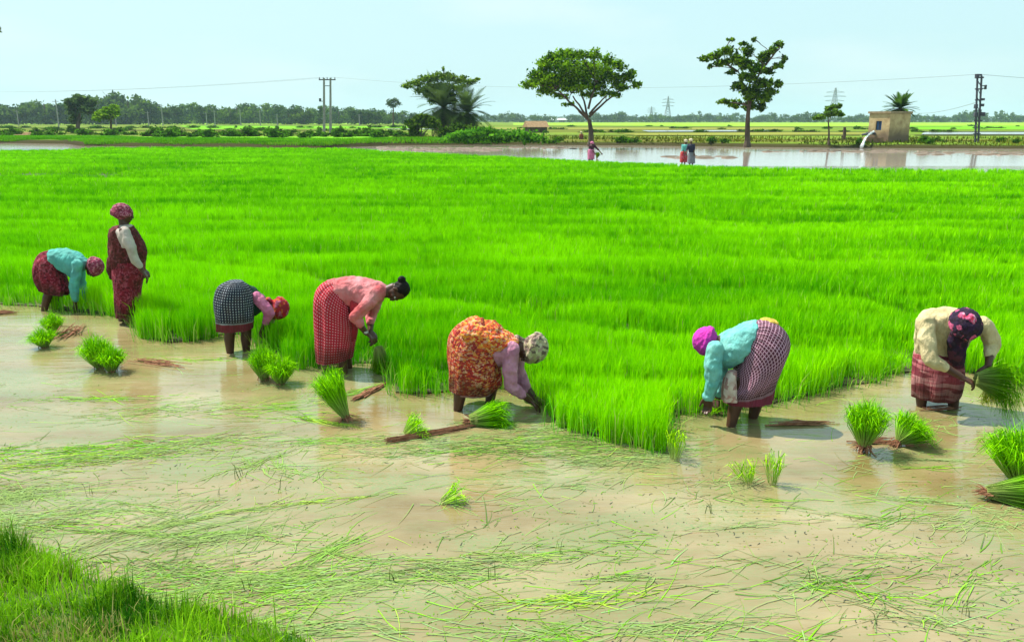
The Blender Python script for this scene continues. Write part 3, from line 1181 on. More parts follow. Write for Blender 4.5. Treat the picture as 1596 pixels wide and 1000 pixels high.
K_MAROON = floral([(.20, .012, .03), (.26, .02, .04), (.10, .008, .02), (.35, .06, .10)], 48)
TEAL = (.10, .42, .38)
m_teal = cloth("teal_cotton", solid((.13, .50, .44), (.08, .34, .32)))
m_teal2 = cloth("pale_teal_cotton", solid((.22, .58, .52), (.12, .42, .40)))
m_maroon = cloth("maroon_print", K_MAROON, folds=True)
m_scarf_mar = cloth("maroon_scarf_print", floral([(.24, .03, .07), (.45, .16, .22), (.16, .02, .05), (.30, .05, .10)], 60))
m_cream = cloth("cream_cotton", solid((.62, .55, .38), (.48, .40, .24)))
m_greyw = cloth("pale_sleeve", solid((.55, .48, .42), (.42, .36, .32)))
m_navy = cloth("navy_white_check", checks((.012, .02, .04), (.42, .48, .52), .028, .38, .42, .085, (.30, .025, .06), True), folds=True)
m_green = cloth("dark_green_cotton", solid((.012, .09, .05), (.008, .05, .04)))
m_pink = cloth("pink_cotton", solid((.62, .20, .34), (.45, .12, .24)))
m_salmon = cloth("salmon_cotton", solid((.66, .26, .28), (.56, .09, .10), 5))
m_redscarf = cloth("red_scarf", floral([(.45, .015, .03), (.30, .01, .03), (.50, .10, .03), (.45, .10, .18)], 24))
m_redcheck = cloth("red_check", checks((.46, .015, .035), (.74, .34, .40), .027, .45, .34, None, None, True), folds=True)
m_redplain = cloth("crimson_cotton", solid((.50, .03, .05), (.30, .015, .03)))
m_orange = cloth("orange_floral", floral([(.72, .22, .02), (.55, .05, .02), (.70, .40, .08), (.35, .02, .02), (.65, .12, .03), (.60, .30, .20)], 50, (1, 1, 1.9)))
m_orange2 = cloth("red_orange_floral", floral([(.55, .06, .02), (.30, .02, .02), (.60, .22, .05), (.40, .03, .03), (.62, .30, .18), (.22, .015, .02)], 50, (1, 1, 1.8)), folds=True)
m_grey = cloth("dusty_pink_hem", solid((.40, .22, .22), (.32, .16, .16)))
m_mauve = cloth("mauve_pink_cotton", solid((.60, .28, .40), (.42, .16, .26)))
m_turban = cloth("olive_cream_scarf", floral([(.42, .38, .22), (.52, .46, .30), (.14, .10, .08), (.40, .34, .20), (.34, .24, .20)], 34))
m_purcheck = cloth("maroon_white_check", checks((.075, .010, .035), (.55, .32, .42), .025, .25, .25, .06, (.40, .04, .12)), folds=True)
m_creamprint = cloth("pale_print", floral([(.55, .42, .36), (.45, .25, .22), (.60, .50, .42), (.35, .20, .18)], 30))
m_magenta = cloth("magenta_scarf", solid((.62, .04, .40), (.45, .03, .34)))
m_yellow = cloth("yellow_sash", solid((.70, .48, .08), (.55, .35, .06)))
m_shirt = cloth("cream_shirt", solid((.66, .56, .32), (.52, .42, .22)))
m_pinkstripe = cloth("pink_wavy_stripe", floral([(.42, .12, .14), (.30, .05, .07), (.50, .22, .22), (.20, .03, .05)], 9, (.7, .7, 4)), folds=True)
m_dscarf = cloth("dark_flower_scarf", floral([(.015, .01, .03), (.03, .015, .05), (.55, .10, .22), (.015, .01, .03), (.02, .01, .03)], 28))
m_flower = cloth("pink_flower_cloth", floral([(.60, .12, .26), (.40, .04, .12), (.62, .35, .45), (.45, .02, .06)], 34))
m_dark = cloth("dark_cloth", floral([(.03, .012, .03), (.015, .01, .02), (.08, .02, .04), (.02, .01, .03)], 22))
m_white = cloth("white_cotton", solid((.6, .6, .58)))

# 1 -- far left, teal blouse, bent to the right
p = Figure((75, 482), "person in teal blouse and crimson skirt bending at the far left edge of the crop")
p.torso((78, 412, 0), (118, 409, 0), .10, .11)
p.leg((72, 420, -.08), (78, 452, -.08), (68, 484, -.08))
p.leg((76, 420, .08), (90, 452, .1), (84, 480, .1))
p.arm((122, 414, -.13), (116, 448, -.16), (117, 472, -.14), (119, 484, -.14), 1)
p.arm((124, 412, .13), (127, 448, .15), (137, 470, .10), (146, 480, .06), -1)
p.head((146, 418, 0), (.2, -.15, -.95), (.95, 0, .1), (128, 410, 0))
p.skirt("skirt", [((80, 389), (98, 424), .13), ((64, 393), (103, 438), .16), ((55, 407), (107, 447), .18), ((55, 430), (109, 453), .18), ((62, 450), (106, 460), .17)], m_maroon, .09, 7)
p.knit("blouse", [[((77, 389), (86, 416), .13), ((98, 387), (104, 426), .15), ((118, 392), (117, 434), .16), ((131, 402), (127, 424), .13), ((137, 408), (134, 420), .06)]],
       [([(121, 412, -.13), (115, 446, -.16), (117, 466, -.15)], [.068, .062, .045]), ([(124, 410, .13), (127, 446, .15), (136, 468, .10)], [.066, .056, .042])], m_teal)
p.scarf("headscarf", m_scarf_mar, 1.12, None, .02)
p.finish()

# 2 -- standing
p = Figure((194, 503), "standing person in maroon sari and patterned headscarf with one pale sleeve")
p.torso((198, 420, 0), (196, 365, 0), .13, .12)
p.leg((196, 430, -.07), (197, 470, -.07), (200, 503, -.08), (.7, .5))
p.leg((194, 430, .08), (192, 470, .1), (189, 497, .12), (.7, .5))
p.arm((192, 360, -.17), (208, 400, -.22), (222, 422, -.2), (231, 434, -.18), -1, .35, (-.3, 0, -1))
p.arm((200, 360, .17), (214, 400, .2), (224, 420, .1), (232, 430, .0), 1, .35, (-.3, 0, -1))
p.head((193, 334, 0), (.93, .25, -.1), (.05, 0, 1), (194, 352, 0), 1.0)
p.skirt("sari_skirt", [((178, 408), (225, 405), .18), ((177, 425), (224, 422), .20), ((180, 450), (219, 450), .19), ((181, 475), (216, 473), .17), ((182, 493), (211, 491), .15)], m_maroon, .09, 8, 1)
p.knit("sari_drape", [[((178, 352), (206, 352), .12), ((171, 362), (214, 362), .17), ((170, 385), (226, 385), .17), ((170, 405), (227, 400), .18), ((176, 418), (222, 414), .18)],
                      [((168, 400), (178, 400), .06), ((168, 418), (178, 420), .06), ((170, 434), (178, 436), .04)]], [], m_maroon, .016, 9, .012, (2, 2, .6), seed=3)
p.knit("blouse", [[((189, 350), (205, 350), .06, -.02), ((184, 358), (205, 358), .16, -.03), ((189, 374), (207, 374), .14, -.09), ((192, 384), (206, 384), .12, -.12)]],
       [([(195, 361, -.17), (204, 385, -.23), (210, 404, -.22), (217, 414, -.21)], [.062, .060, .052, .042])], m_greyw, .012, 12, .011, (1, 1, .6), seed=2)
p.scarf("headscarf", m_scarf_mar, 1.1, None, .022)
p.finish()

# 3 -- navy check skirt seen from behind
p = Figure((370, 548), "person in navy and white check skirt with red hem bending away beside the crop")
p.torso((368, 470, .05), (402, 470, .25), .10, .10)
p.leg((358, 475, -.06), (358, 515, -.04), (359, 552, -.04), (.6, .6))
p.leg((380, 475, .06), (384, 515, .06), (384, 549, .06), (.6, .6))
p.arm((402, 466, .08), (420, 488, .05), (411, 508, .08), (406, 522, .1), 1)
p.arm((408, 470, .36), (426, 492, .34), (418, 510, .28), (412, 522, .22), -1)
p.head((431, 482, .22), (-.15, -.2, -.95), (.93, .2, -.25), (413, 472, .24))
p.skirt("skirt", [((356, 437), (378, 438), .08), ((340, 446), (389, 450), .15), ((333, 465), (394, 470), .19), ((335, 488), (395, 490), .19), ((339, 513), (393, 512), .18)], m_navy, .07, 7, 2)
p.knit("blouse", [[((372, 439), (380, 492), .15, .05), ((388, 444), (396, 494), .17, .12), ((402, 455), (405, 488), .15, .2), ((413, 466), (413, 480), .06, .24)]], [], m_green, .014, 10, .011, seed=4)
p.knit("sleeve", [], [([(400, 463, .08), (410, 474, .05), (421, 488, .04), (414, 502, .07)], [.062, .062, .055, .04])], m_pink, .010, 14, .010, seed=5)
p.knit("sleeve", [], [([(407, 470, .34), (425, 490, .34), (420, 504, .30)], [.058, .052, .04])], m_pink, .010, 14, .010, seed=6)
p.scarf("headscarf", m_redscarf, 1.12, (418, 466, .2), .015)
p.finish()

# 4 -- red check skirt, hair in a bun
p = Figure((540, 577), "person in salmon blouse and red check skirt with black hair in a bun, holding seedlings")
p.torso((526, 464, 0), (580, 458, 0), .09, .11)
p.leg((527, 484, -.07), (530, 525, -.09), (537, 580, -.08))
p.leg((528, 475, .09), (538, 525, .09), (544, 574, .09))
p.arm((590, 457, -.16), (552, 494, -.22), (571, 519, -.15), (585, 533, -.10), 1, .7)
p.arm((592, 457, .15), (578, 494, .18), (577, 516, .06), (586, 533, .0), -1, .7)
p.head((619, 453, 0), (-.28, -.35, -.9), (.95, -.05, -.1), (600, 455, 0))
p.skirt("skirt", [((522, 434), (544, 466), .12), ((503, 440), (552, 482), .16), ((491, 458), (556, 500), .19), ((490, 495), (557, 514), .20), ((491, 535), (554, 536), .20), ((493, 563), (549, 556), .19)], m_redcheck, .08, 7, .5)
p.knit("blouse", [[((508, 437), (534, 470), .13), ((530, 432), (552, 482), .15), ((560, 432), (568, 484), .17), ((585, 437), (585, 478), .18), ((598, 442), (594, 468), .14), ((605, 448), (600, 462), .06)]],
       [([(589, 456, -.16), (572, 474, -.2), (553, 493, -.22), (560, 504, -.19)], [.072, .064, .056, .046]), ([(592, 456, .15), (578, 492, .18), (577, 502, .12)], [.066, .056, .045])], m_salmon, .014, 10, .011, seed=7)
p.knit("sash", [[((545, 462), (572, 476), .10, -.08), ((546, 478), (566, 490), .10, -.06), ((544, 500), (560, 504), .08, -.04), ((542, 530), (553, 530), .05, -.04)]], [], m_redplain, .012, 10, .011, (1, 1, .4), seed=8)
# hair as its own piece
f, u, l = frame(p.hf, p.hu)
bm = bmesh.new()
add_ell(bm, p.hc - f * .028 + u * .035, (f * .088, u * .085, l * .084), 20, 14)
add_ell(bm, p.J(626, 435, 0), (Vector((.040, 0, 0)), Vector((0, .04, 0)), Vector((0, 0, .034))))
me = voxelize(bm, "hair", .007, 2, .006, 30)
me.polygons.foreach_set("use_smooth", [True] * len(me.polygons))
p.kid("hair", me, M_HAIR)
bm = bmesh.new()
wr = p.J(569, 516, -.155)
add_ell(bm, wr, (Vector((.012, 0, .02)), Vector((0, .034, 0)), Vector((-.03, 0, .02))), 14, 8)
p.kid("bangle", bm_mesh("bangle", bm), m_white)
p4 = p.finish()
seedlings("dark dripping seedling bundle held in the hands of the red skirted person", 590, 540, (.10, 0, -1), .36, .09, 260, roots=False, dy=G(540, 577).y - .05, tint=(.55, .5, 1), droop=0, r0=.04)

# 5 -- orange sari
p = Figure((716, 634), "person in orange floral sari and olive headscarf stooping to pull seedlings at the water")
p.torso((740, 540, 0), (790, 545, 0), .11, .12)
p.leg((732, 550, -.09), (722, 598, -.1), (713, 637, -.08))
p.leg((738, 550, .1), (770, 592, .14), (763, 626, .12))
p.arm((797, 546, -.14), (796, 600, -.18), (826, 624, -.12), (842, 634, -.1), 1, .5)
p.arm((800, 546, .16), (812, 592, .2), (832, 618, .08), (846, 632, .03), -1, .5)
p.head((826, 545, 0), (-.35, -.2, -.92), (.9, 0, -.35), (806, 541, 0))
p.skirt("petticoat", [((712, 580), (770, 580), .16), ((705, 598), (768, 600), .17), ((704, 609), (767, 612), .17)], m_grey, .03, 8)
p.skirt("sari_skirt", [((752, 495), (770, 540), .13), ((722, 500), (779, 562), .18), ((701, 520), (783, 582), .21), ((697, 552), (782, 596), .22), ((698, 585), (776, 604), .215), ((700, 603), (768, 609), .21)], m_orange2, .09, 6, 1.5)
p.knit("blouse", [[((752, 500), (765, 560), .14), ((776, 510), (778, 572), .16), ((794, 524), (790, 568), .16), ((806, 534), (800, 556), .08)]],
       [([(796, 545, -.14), (794, 575, -.17), (796, 601, -.18), (812, 614, -.15)], [.074, .066, .056, .046]), ([(800, 546, .16), (812, 592, .2), (822, 606, .14)], [.068, .060, .048])], m_mauve, .013, 11, .011, seed=9)
p.knit("sari_drape", [[((716, 502), (740, 556), .17), ((738, 494), (768, 556), .20), ((768, 503), (778, 552), .20), ((790, 518), (790, 545), .18), ((808, 528), (803, 546), .10)]], [], m_orange, .022, 9, .012, (1, 1, 1.6), seed=10)
p.scarf("headscarf", m_turban, 1.24, (806, 526, 0), .022)
p.finish()

# 6 -- purple check skirt, bent to the left
p = Figure((1150, 657), "person in maroon and white check skirt and magenta headscarf bending to the left")
p.torso((1175, 550, 0), (1122, 545, .1), .12, .12)
p.leg((1180, 560, -.07), (1147, 614, -.08), (1139, 658, -.1), (-1, .2))
p.leg((1185, 570, .1), (1180, 612, .1), (1173, 648, .1), (-1, .2))
p.arm((1114, 546, -.1), (1113, 590, -.12), (1103, 618, -.08), (1104, 636, -.06), -1, .5)
p.arm((1122, 544, .26), (1126, 590, .26), (1118, 620, .2), (1112, 638, .16), 1, .5)
p.head((1104, 534, .12), (-.25, .15, -.95), (-.93, .1, .1), (1120, 536, .1))
p.skirt("skirt", [((1150, 566), (1176, 500), .13), ((1143, 584), (1200, 498), .18), ((1139, 598), (1223, 514), .22), ((1134, 606), (1229, 540), .23), ((1129, 611), (1218, 572), .22), ((1126, 616), (1207, 598), .205), ((1126, 624), (1203, 620), .20)], m_purcheck, .07, 7, 1)
p.skirt("skirt_fold", [((1136, 578), (1148, 578), .05, -.13), ((1128, 592), (1147, 592), .08, -.13), ((1125, 606), (1148, 606), .09, -.13), ((1125, 623), (1149, 622), .09, -.13)], m_creamprint, .08, 5)
p.knit("blouse", [[((1180, 499), (1150, 566), .15), ((1160, 503), (1138, 572), .16, .02), ((1138, 514), (1122, 570), .17, .06), ((1118, 528), (1108, 562), .16, .1), ((1108, 535), (1104, 552), .07, .12)]],
       [([(1114, 545, -.1), (1111, 572, -.12), (1112, 594, -.12), (1105, 616, -.09)], [.074, .070, .062, .05]), ([(1122, 544, .26), (1125, 590, .26), (1119, 612, .2)], [.066, .058, .046])], m_teal2, .014, 10, .011, seed=11)
p.knit("waist_sash", [[((1186, 496), (1186, 502), .05, .02), ((1198, 495), (1198, 506), .08, .02), ((1212, 500), (1209, 509), .06, .02)]], [], m_yellow, .01, 14, .009, seed=12)
p.scarf("headscarf", m_magenta, 1.1, (1104, 514, .14), .012)
p.finish()

# 7 -- cream shirt, bent toward the camera
p = Figure((1465, 633), "person in cream shirt and dark flowered scarf bent forward holding a big seedling bundle")
p.torso((1462, 550, .12), (1484, 512, -.06), .11, .11)
p.leg((1445, 560, .05), (1438, 595, .02), (1437, 628, 0), (.5, -.8))
p.leg((1480, 565, .05), (1486, 600, -.02), (1487, 634, -.04), (.5, -.8))
p.arm((1444, 503, -.12), (1450, 558, -.26), (1500, 588, -.34), (1516, 596, -.36), -1, .6, (.2, .2, -1))
p.arm((1532, 506, -.12), (1545, 535, -.12), (1540, 570, -.26), (1534, 588, -.3), 1, .6, (-.3, .2, -1))
p.head((1504, 510, -.28), (.08, -.55, -.8), (.05, -.8, .5), (1500, 505, -.12))
p.skirt("skirt", [((1436, 530), (1488, 532), .13, .1), ((1426, 552), (1498, 556), .19, .05), ((1423, 582), (1500, 585), .20, .03), ((1424, 606), (1496, 604), .19, .02), ((1424, 618), (1490, 617), .18, .02)], m_pinkstripe, .09, 6, .3)
p.knit("blouse", [[((1462, 480), (1500, 481), .05), ((1440, 487), (1524, 489), .15, -.02), ((1430, 505), (1536, 506), .18, -.02), ((1427, 526), (1512, 528), .17, .03), ((1427, 552), (1498, 550), .17, .06)]],
       [([(1443, 502, -.12), (1444, 530, -.20), (1450, 560, -.27), (1472, 573, -.30)], [.078, .072, .062, .046]), ([(1531, 506, -.12), (1541, 518, -.13), (1546, 537, -.12), (1543, 552, -.19)], [.074, .068, .062, .050])], m_shirt, .015, 9, .011, (1, 1, .8), seed=13)
p.knit("scarf_end", [[((1482, 515), (1510, 515), .05, -.24), ((1477, 535), (1508, 535), .06, -.22), ((1478, 555), (1504, 555), .06, -.2), ((1486, 574), (1500, 574), .04, -.18)]], [], m_dark, .012, 12, .010, seed=14)
p.scarf("headscarf", m_dscarf, 1.2, None, .02)
p.knit("flower_cloth", [], [([(1500, 494, -.33), (1512, 497, -.36), (1516, 503, -.38)], [.035, .045, .032])], m_flower, .012, 22, .008, seed=15)
p7 = p.finish()
seedlings("broad dark seedling bundle held low by the person in the cream shirt", 1520, 590, (.85, -.12, -.10), .36, .17, 420, roots=False, dy=G(1465, 633).y - .34, tint=(.6, .62, 1), r0=.05, wd=.007, droop=.3)
seedlings("pale limp stems hanging from the held bundle down to the water on the right", 1541, 605, (.12, 0, -1), .16, .04, 40, roots=False, dy=G(1465, 633).y - .3, tint=(2.6, 1.1, 5), r0=.03, droop=0, group=None, cat="rice stems", name="limp_rice")


# distant workers
def far_person(base, label, top, skirtm, head_px, hat, bent=0.0, wd=.17, group=None):
    q = Figure(base, label)
    g, Y = q.g, q.Y
    sc = (W(0, 0, Y) - W(0, 1, Y)).length
    hd = q.J(*head_px, 0)
    hip = Vector((g.x, Y, .62))
    ch = hip.lerp(hd, .62)
    add_chain(q.body, [hip, ch], [.12, .12])
    for k in (-1, 1):
        add_chain(q.body, [hip + Vector((.07 * k, 0, 0)), Vector((g.x + .08 * k, Y, .3)), Vector((g.x + .08 * k, Y, -.1))], [.08, .055, .04])
        s = ch + Vector((.15 * k, 0, .03))
        e = s + Vector((.05 * k + bent * .25, -.1, -.25))
        h = e + Vector((bent * .2 + .02, -.15, -.2))
        add_chain(q.body, [s, e, h], [.05, .04, .028])
        add_hand(q.body, h, (bent * .5, -.3, -1), (0, -1, 0), k, .4)
    q.hc, q.hf, q.hu, q.hs = hd, (.3 + bent, -.6, -.3), (.2 * bent, 0, 1), .99
    add_head(q.body, hd, q.hf, q.hu, 1.1)
    add_chain(q.body, [ch, hd], [.06, .05])
    bm = bmesh.new()
    V = lambda p_, a, b: (p_, Vector((a, 0, 0)), Vector((0, b, 0)))
    add_loft(bm, [V(hip + Vector((0, 0, .08)), .13, .13), V(hip, .19, .17), V(Vector((g.x, Y, .35)), .21, .18), V(Vector((g.x, Y, .08)), .21, .17)], 24, 4, None, .06, 6, True)
    q.kid("skirt", bm_mesh("skirt", bm), skirtm)
    bm = bmesh.new()
    add_loft(bm, [V(hip, .15, .14), V(hip.lerp(ch, .5), .17, .15), V(ch, wd + .03, .15), V(ch.lerp(hd, .35), .1, .1)], 20, 4, True)
    for k in (-1, 1):
        s = ch + Vector((.15 * k, 0, .03))
        add_chain(bm, [s, s + Vector((.05 * k + bent * .25, -.1, -.25))], [.07, .055])
    q.kid("blouse", voxelize(bm, "blouse", .02, 2, .01, 9), top)
    f_, u_, l_ = frame(q.hf, q.hu)
    bm = bmesh.new()
    add_ell(bm, hd + u_ * .045 - f_ * .02, (f_ * .125, u_ * .10, l_ * .115))
    q.kid("headscarf", voxelize(bm, "headscarf", .015, 1, .01, 20), hat)
    return q.finish(.012, group=group)


far_person((921, 250), "distant person in pink scarf and dark blouse stooping at the far side of the crop", m_dark, m_pink, (923, 224), m_pink, .8)
far_person((1065, 255), "distant person in green blouse and pink skirt, left of the distant pair", m_teal, m_redscarf, (1069, 221), m_cream, .3)
far_person((1077, 257), "distant person in navy blouse and grey skirt, right of the distant pair", cloth("navy_cotton", solid((.02, .03, .07))), cloth("slate_cotton", solid((.22, .24, .28))), (1077, 220), m_cream, -.2)
seedlings("dark seedling tuft held by the distant stooping person", 930, 247, (.3, 0, 1), .5, .2, 60, False, wd=.03, tint=(.5, .4, 1), group=None)
fg = G(906, 221, LZ)
far_person((906, 223.5), "tiny distant figure in rust clothes on the bank left of the wide tree trunk", cloth("rust_cotton", solid((.35, .12, .06))), cloth("rust_skirt", solid((.25, .08, .05))), (906, 207), m_cream, 0)


# ================================================================ TREES
def tree_leaves(clumps, n, size, c1, c2, loc, flat=.75, seed=0):
    """clumps: (centre Vector, rx, ry, rz); leaves grow in sprays through each clump"""
    r = np.random.default_rng(seed)
    V, T, CL = [], [], []
    vol = np.array([(c[1] * c[3]) ** 1.0 for c in clumps])
    vol = vol / vol.sum()
    P, tone, out = [], [], []
    for (c, rx, ry, rz), f in zip(clumps, vol):
        k = int(n * f)
        ns = max(4, k // 9)
        d = r.normal(size=(ns, 3))
        d /= np.linalg.norm(d, axis=1)[:, None]
        rad = r.random(ns) ** .45
        sc = d * rad[:, None] * np.array([rx, ry, rz])
        idx = r.integers(0, ns, k)
        q = sc[idx] + r.normal(size=(k, 3)) * np.array([rx, ry, max(rz, rx * .5)]) * .21
        P.append(q + np.array(c))
        tt = r.random(ns)
        tone.append(np.clip(.5 + (tt[idx] - .5) * 1.5 + r.normal(0, .15, k), 0, 1))
    P = np.concatenate(P) - np.array(loc)
    tone = np.concatenate(tone)[:, None]
    k = len(P)
    a = r.normal(size=(k, 3))
    a /= np.linalg.norm(a, axis=1)[:, None]
    b = np.cross(a, r.normal(size=(k, 3)) + np.array([0, 0, 1.2]))
    b /= np.linalg.norm(b, axis=1)[:, None] + 1e-9
    s = size * (0.6 + .8 * r.random(k))[:, None]
    V = np.stack([P - a * s * .5, P + b * s * .28, P + a * s * .5, P - b * s * .28], 1).reshape(-1, 3)
    Q = (np.arange(k) * 4)[:, None] + np.arange(4)
    col = np.array(c1) * (1 - tone) + np.array(c2) * tone
    return mesh_np("crown", V, Q, np.repeat(col, 4, axis=0))


def branch(bm, a, b, r0, r1, wob=.08, n=5, seg=7):
    L = (b - a).length
    pts = []
    for i in range(n + 1):
        t = i / n
        q = a.lerp(b, t)
        if 0 < i < n:
            q = q + Vector((rnd.gauss(0, wob * L * .3), rnd.gauss(0, wob * L * .3), wob * L * math.sin(t * math.pi) * .6))
        pts.append(q)
    add_tube(bm, pts, [r0 + (r1 - r0) * i / n for i in range(n + 1)], seg)
    return pts


def big_tree(label, base, forks, clumps, n, size, c1, c2, r0, name="tree", z=LZ + .1, seed=3, limbs=None, dyr=.8):
    g = G(*base, z)
    Y = g.y
    m = (W(100, 100, Y) - W(101, 100, Y)).length      # metres per picture pixel there
    e = empty(name, g)
    tag(e, label, "tree")
    rr = random.Random(seed)
    cl = []
    for cx, cy, rx, ry in clumps:
        c = W(cx, cy, Y + rr.uniform(-1, 1) * dyr * rx * m * 1.4)
        cl.append((c, rx * m, rx * m * 1.05, ry * m))
    bm = bmesh.new()
    trunk = [g + Vector((0, 0, -.3))] + [W(*f, Y) for f in forks]
    k = len(trunk)
    pts = catmull(trunk, 5)
    add_tube(bm, pts, [r0 * (1 - .45 * i / (len(pts) - 1)) * (1.35 if i < 2 else 1) for i in range(len(pts))], 10)
    me = bm_mesh("trunk", bm)
    me.transform(Matrix.Translation(-g))
    put("trunk", me, M_BARK, e)
    bm = bmesh.new()
    tops = limbs or [forks[-1]]
    limbpts = []
    for t in tops:
        if isinstance(t, tuple) and len(t) == 2:
            limbpts += [trunk[-1]]
        else:
            a, b = W(t[0], t[1], Y), W(t[2], t[3], Y + t[4])
            pp = branch(bm, a, b, r0 * .42, r0 * .2, .05)
            limbpts += pp[2:]
    for (c, rx, ry, rz) in cl:
        src = min(limbpts + [trunk[-1]], key=lambda q: (q - c).length + (3 if q.z > c.z else 0))
        pp = branch(bm, src, c, r0 * .16, r0 * .05, .07)
        for _ in range(5):
            t = c + Vector((rr.uniform(-1, 1) * rx, rr.uniform(-1, 1) * ry, rr.uniform(-.5, 1) * rz)) * .85
            branch(bm, rr.choice(pp[2:]), t, r0 * .07, r0 * .03, .05, 3, 4)
    me = bm_mesh("branches", bm)
    me.transform(Matrix.Translation(-g))
    put("branches", me, M_BARK, e)
    put("crown", tree_leaves(cl, n, size, c1, c2, g, seed=seed), M_LEAF, e)
    return e


big_tree("broad umbrella shaped tree with forked trunk standing alone on the bank", (921, 222), [(921, 205), (918, 186)],
         [(826, 131, 15, 7), (838, 118, 14, 9), (852, 103, 17, 12), (862, 90, 14, 9), (885, 85, 18, 8), (905, 86, 12, 8), (925, 86, 11, 9), (948, 94, 12, 9), (965, 102, 11, 9), (885, 104, 24, 13), (918, 108, 24, 13), (945, 115, 18, 11),
          (850, 143, 15, 6), (868, 132, 20, 10), (980, 120, 10, 8), (992, 131, 10, 6), (968, 136, 14, 7), (930, 135, 20, 9), (896, 136, 22, 9), (842, 128, 14, 8), (905, 122, 28, 10), (862, 120, 18, 10), (960, 124, 14, 8), (876, 150, 12, 5), (886, 163, 8, 3.5), (985, 113, 6, 6), (918, 147, 13, 5), (944, 146, 12, 5), (960, 148, 10, 4)],
         14500, .27, (.025, .085, .004), (.22, .42, .006), .27,
         limbs=[(918, 188, 886, 158, 0.5), (918, 188, 868, 140, -1), (917, 186, 905, 140, 1.5), (919, 178, 945, 150, -1), (919, 182, 962, 145, 1), (917, 170, 928, 130, 0), (918, 188, 893, 150, -2)], seed=3)
big_tree("tall loose Y shaped tree with dark broken crown near the brick hut", (1165, 224), [(1165, 200), (1166, 178), (1170, 150)],
         [(1098, 92, 10, 5), (1114, 86, 10, 6), (1132, 80, 12, 6), (1126, 98, 12, 5), (1148, 92, 12, 8), (1166, 80, 9, 8), (1163, 100, 12, 8), (1180, 108, 14, 8), (1190, 92, 9, 9), (1203, 80, 8, 7), (1214, 70, 7, 5), (1222, 92, 5, 6), (1212, 104, 9, 5), (1196, 112, 9, 6),
          (1166, 120, 13, 8), (1190, 130, 16, 8), (1212, 132, 8, 6), (1150, 135, 11, 7), (1128, 159, 10, 4), (1146, 162, 11, 6), (1170, 145, 15, 10), (1190, 152, 12, 8), (1186, 166, 9, 6), (1168, 164, 10, 7), (1140, 62, 7, 2.5), (1158, 68, 6, 3), (1200, 143, 10, 5), (1106, 104, 5, 3), (1175, 62, 4, 3), (1140, 112, 8, 4)],
         8800, .28, (.02, .065, .005), (.16, .30, .01), .24, limbs=[(1168, 160, 1150, 110, .8), (1170, 150, 1190, 100, -.8), (1170, 150, 1178, 120, 1), (1150, 112, 1112, 90, .5), (1190, 104, 1215, 76, -.5), (1168, 165, 1140, 160, 0)], seed=8)
big_tree("spreading tree rising above the palms left of the umbrella tree", (691, 212), [(691, 190), (691, 165)],
         [(634, 134, 9, 4), (648, 130, 12, 6), (664, 124, 13, 7), (682, 120, 13, 7), (700, 120, 12, 7), (716, 124, 12, 6), (733, 128, 10, 5), (744, 123, 5, 2.5), (655, 142, 12, 5), (674, 138, 16, 8), (696, 138, 16, 9), (716, 136, 11, 5), (688, 152, 15, 9), (676, 158, 10, 5), (702, 158, 10, 5), (691, 109, 2.5, 4), (668, 148, 9, 5), (706, 150, 9, 6)],
         8500, .28, (.03, .08, .005), (.24, .38, .02), .3, seed=5, dyr=.5)


def palm(label, base, top, nfr, L, c1, c2, seed, r=.22, group=None, dead=0, droop=.6, name="palm_tree", stub=False):
    g = G(*base, LZ + .05)
    Y = g.y
    rr = random.Random(seed)
    t = W(*top, Y)
    e = empty(name, g)
    tag(e, label, "palm tree", group)
    bm = bmesh.new()
    pts = catmull([g + Vector((0, 0, -.3)), g.lerp(t, .5) + Vector((.1, 0, 0)), t], 6)
    add_tube(bm, pts, [r * (1.2 - .4 * i / 12 + .1 * (i % 2)) for i in range(len(pts))], 9)
    me = bm_mesh("trunk", bm)
    me.transform(Matrix.Translation(-g))
    put("trunk", me, M_BARK, e)
    V, T, CL = [], [], []

    def frond(k, isdead):
        az = rr.uniform(0, 6.283)
        el = rr.uniform(-.5, 1.35) if not isdead else rr.uniform(-1.3, -.7)
        d = Vector((math.cos(az) * math.cos(el), math.sin(az) * math.cos(el), math.sin(el)))
        p = t - g
        ln = L * rr.uniform(.8, 1.1)
        n = 12
        pts = [p.copy()]
        for i in range(n):
            d = (d + Vector((0, 0, -droop * 1.4 / n))).normalized()
            p = p + d * ln / n
            pts.append(p.copy())
        tt = rr.random()
        c = tuple(u * (1 - tt) + v * tt for u, v in zip(c1, c2)) if not isdead else (.20, .15, .10)
        for i in range(n):
            a, b = pts[i], pts[i + 1]
            dd = (b - a).normalized()
            sd = dd.cross(Vector((0, 0, 1))).normalized()
            upv = sd.cross(dd)
            ll = ln * .26 * math.sin(math.pi * min(1, (i + 1.2) / (n + .6))) + .1
            w_ = .07
            kk = len(V)
            V.extend([a - upv * .02, a + upv * .02, b])
            CL.extend([c] * 3)
            T.append((kk, kk + 1, kk + 2))
            for s in (-1, 1):
                for j in (0, .5):
                    o = a.lerp(b, j)
                    q = o + (sd * s + dd * .9 + upv * .25).normalized() * ll * rr.uniform(.85, 1.1) - Vector((0, 0, .12 * ll))
                    kk = len(V)
                    V.extend([o - dd * w_, o + dd * w_, q])
                    CL.extend([c] * 3)
                    T.append((kk, kk + 1, kk + 2))
    for k in range(nfr):
        frond(k, False)
    me = mesh_np("fronds", [tuple(v) for v in V], T, np.array(CL))
    put("fronds", me, M_LEAF, e)
    if dead:
        V.clear(); T.clear(); CL.clear()
        for k in range(dead):
            frond(k, True)
        put("dead_fronds", mesh_np("dead_fronds", [tuple(v) for v in V], T, np.array(CL)), M_LEAF, e)
    return e


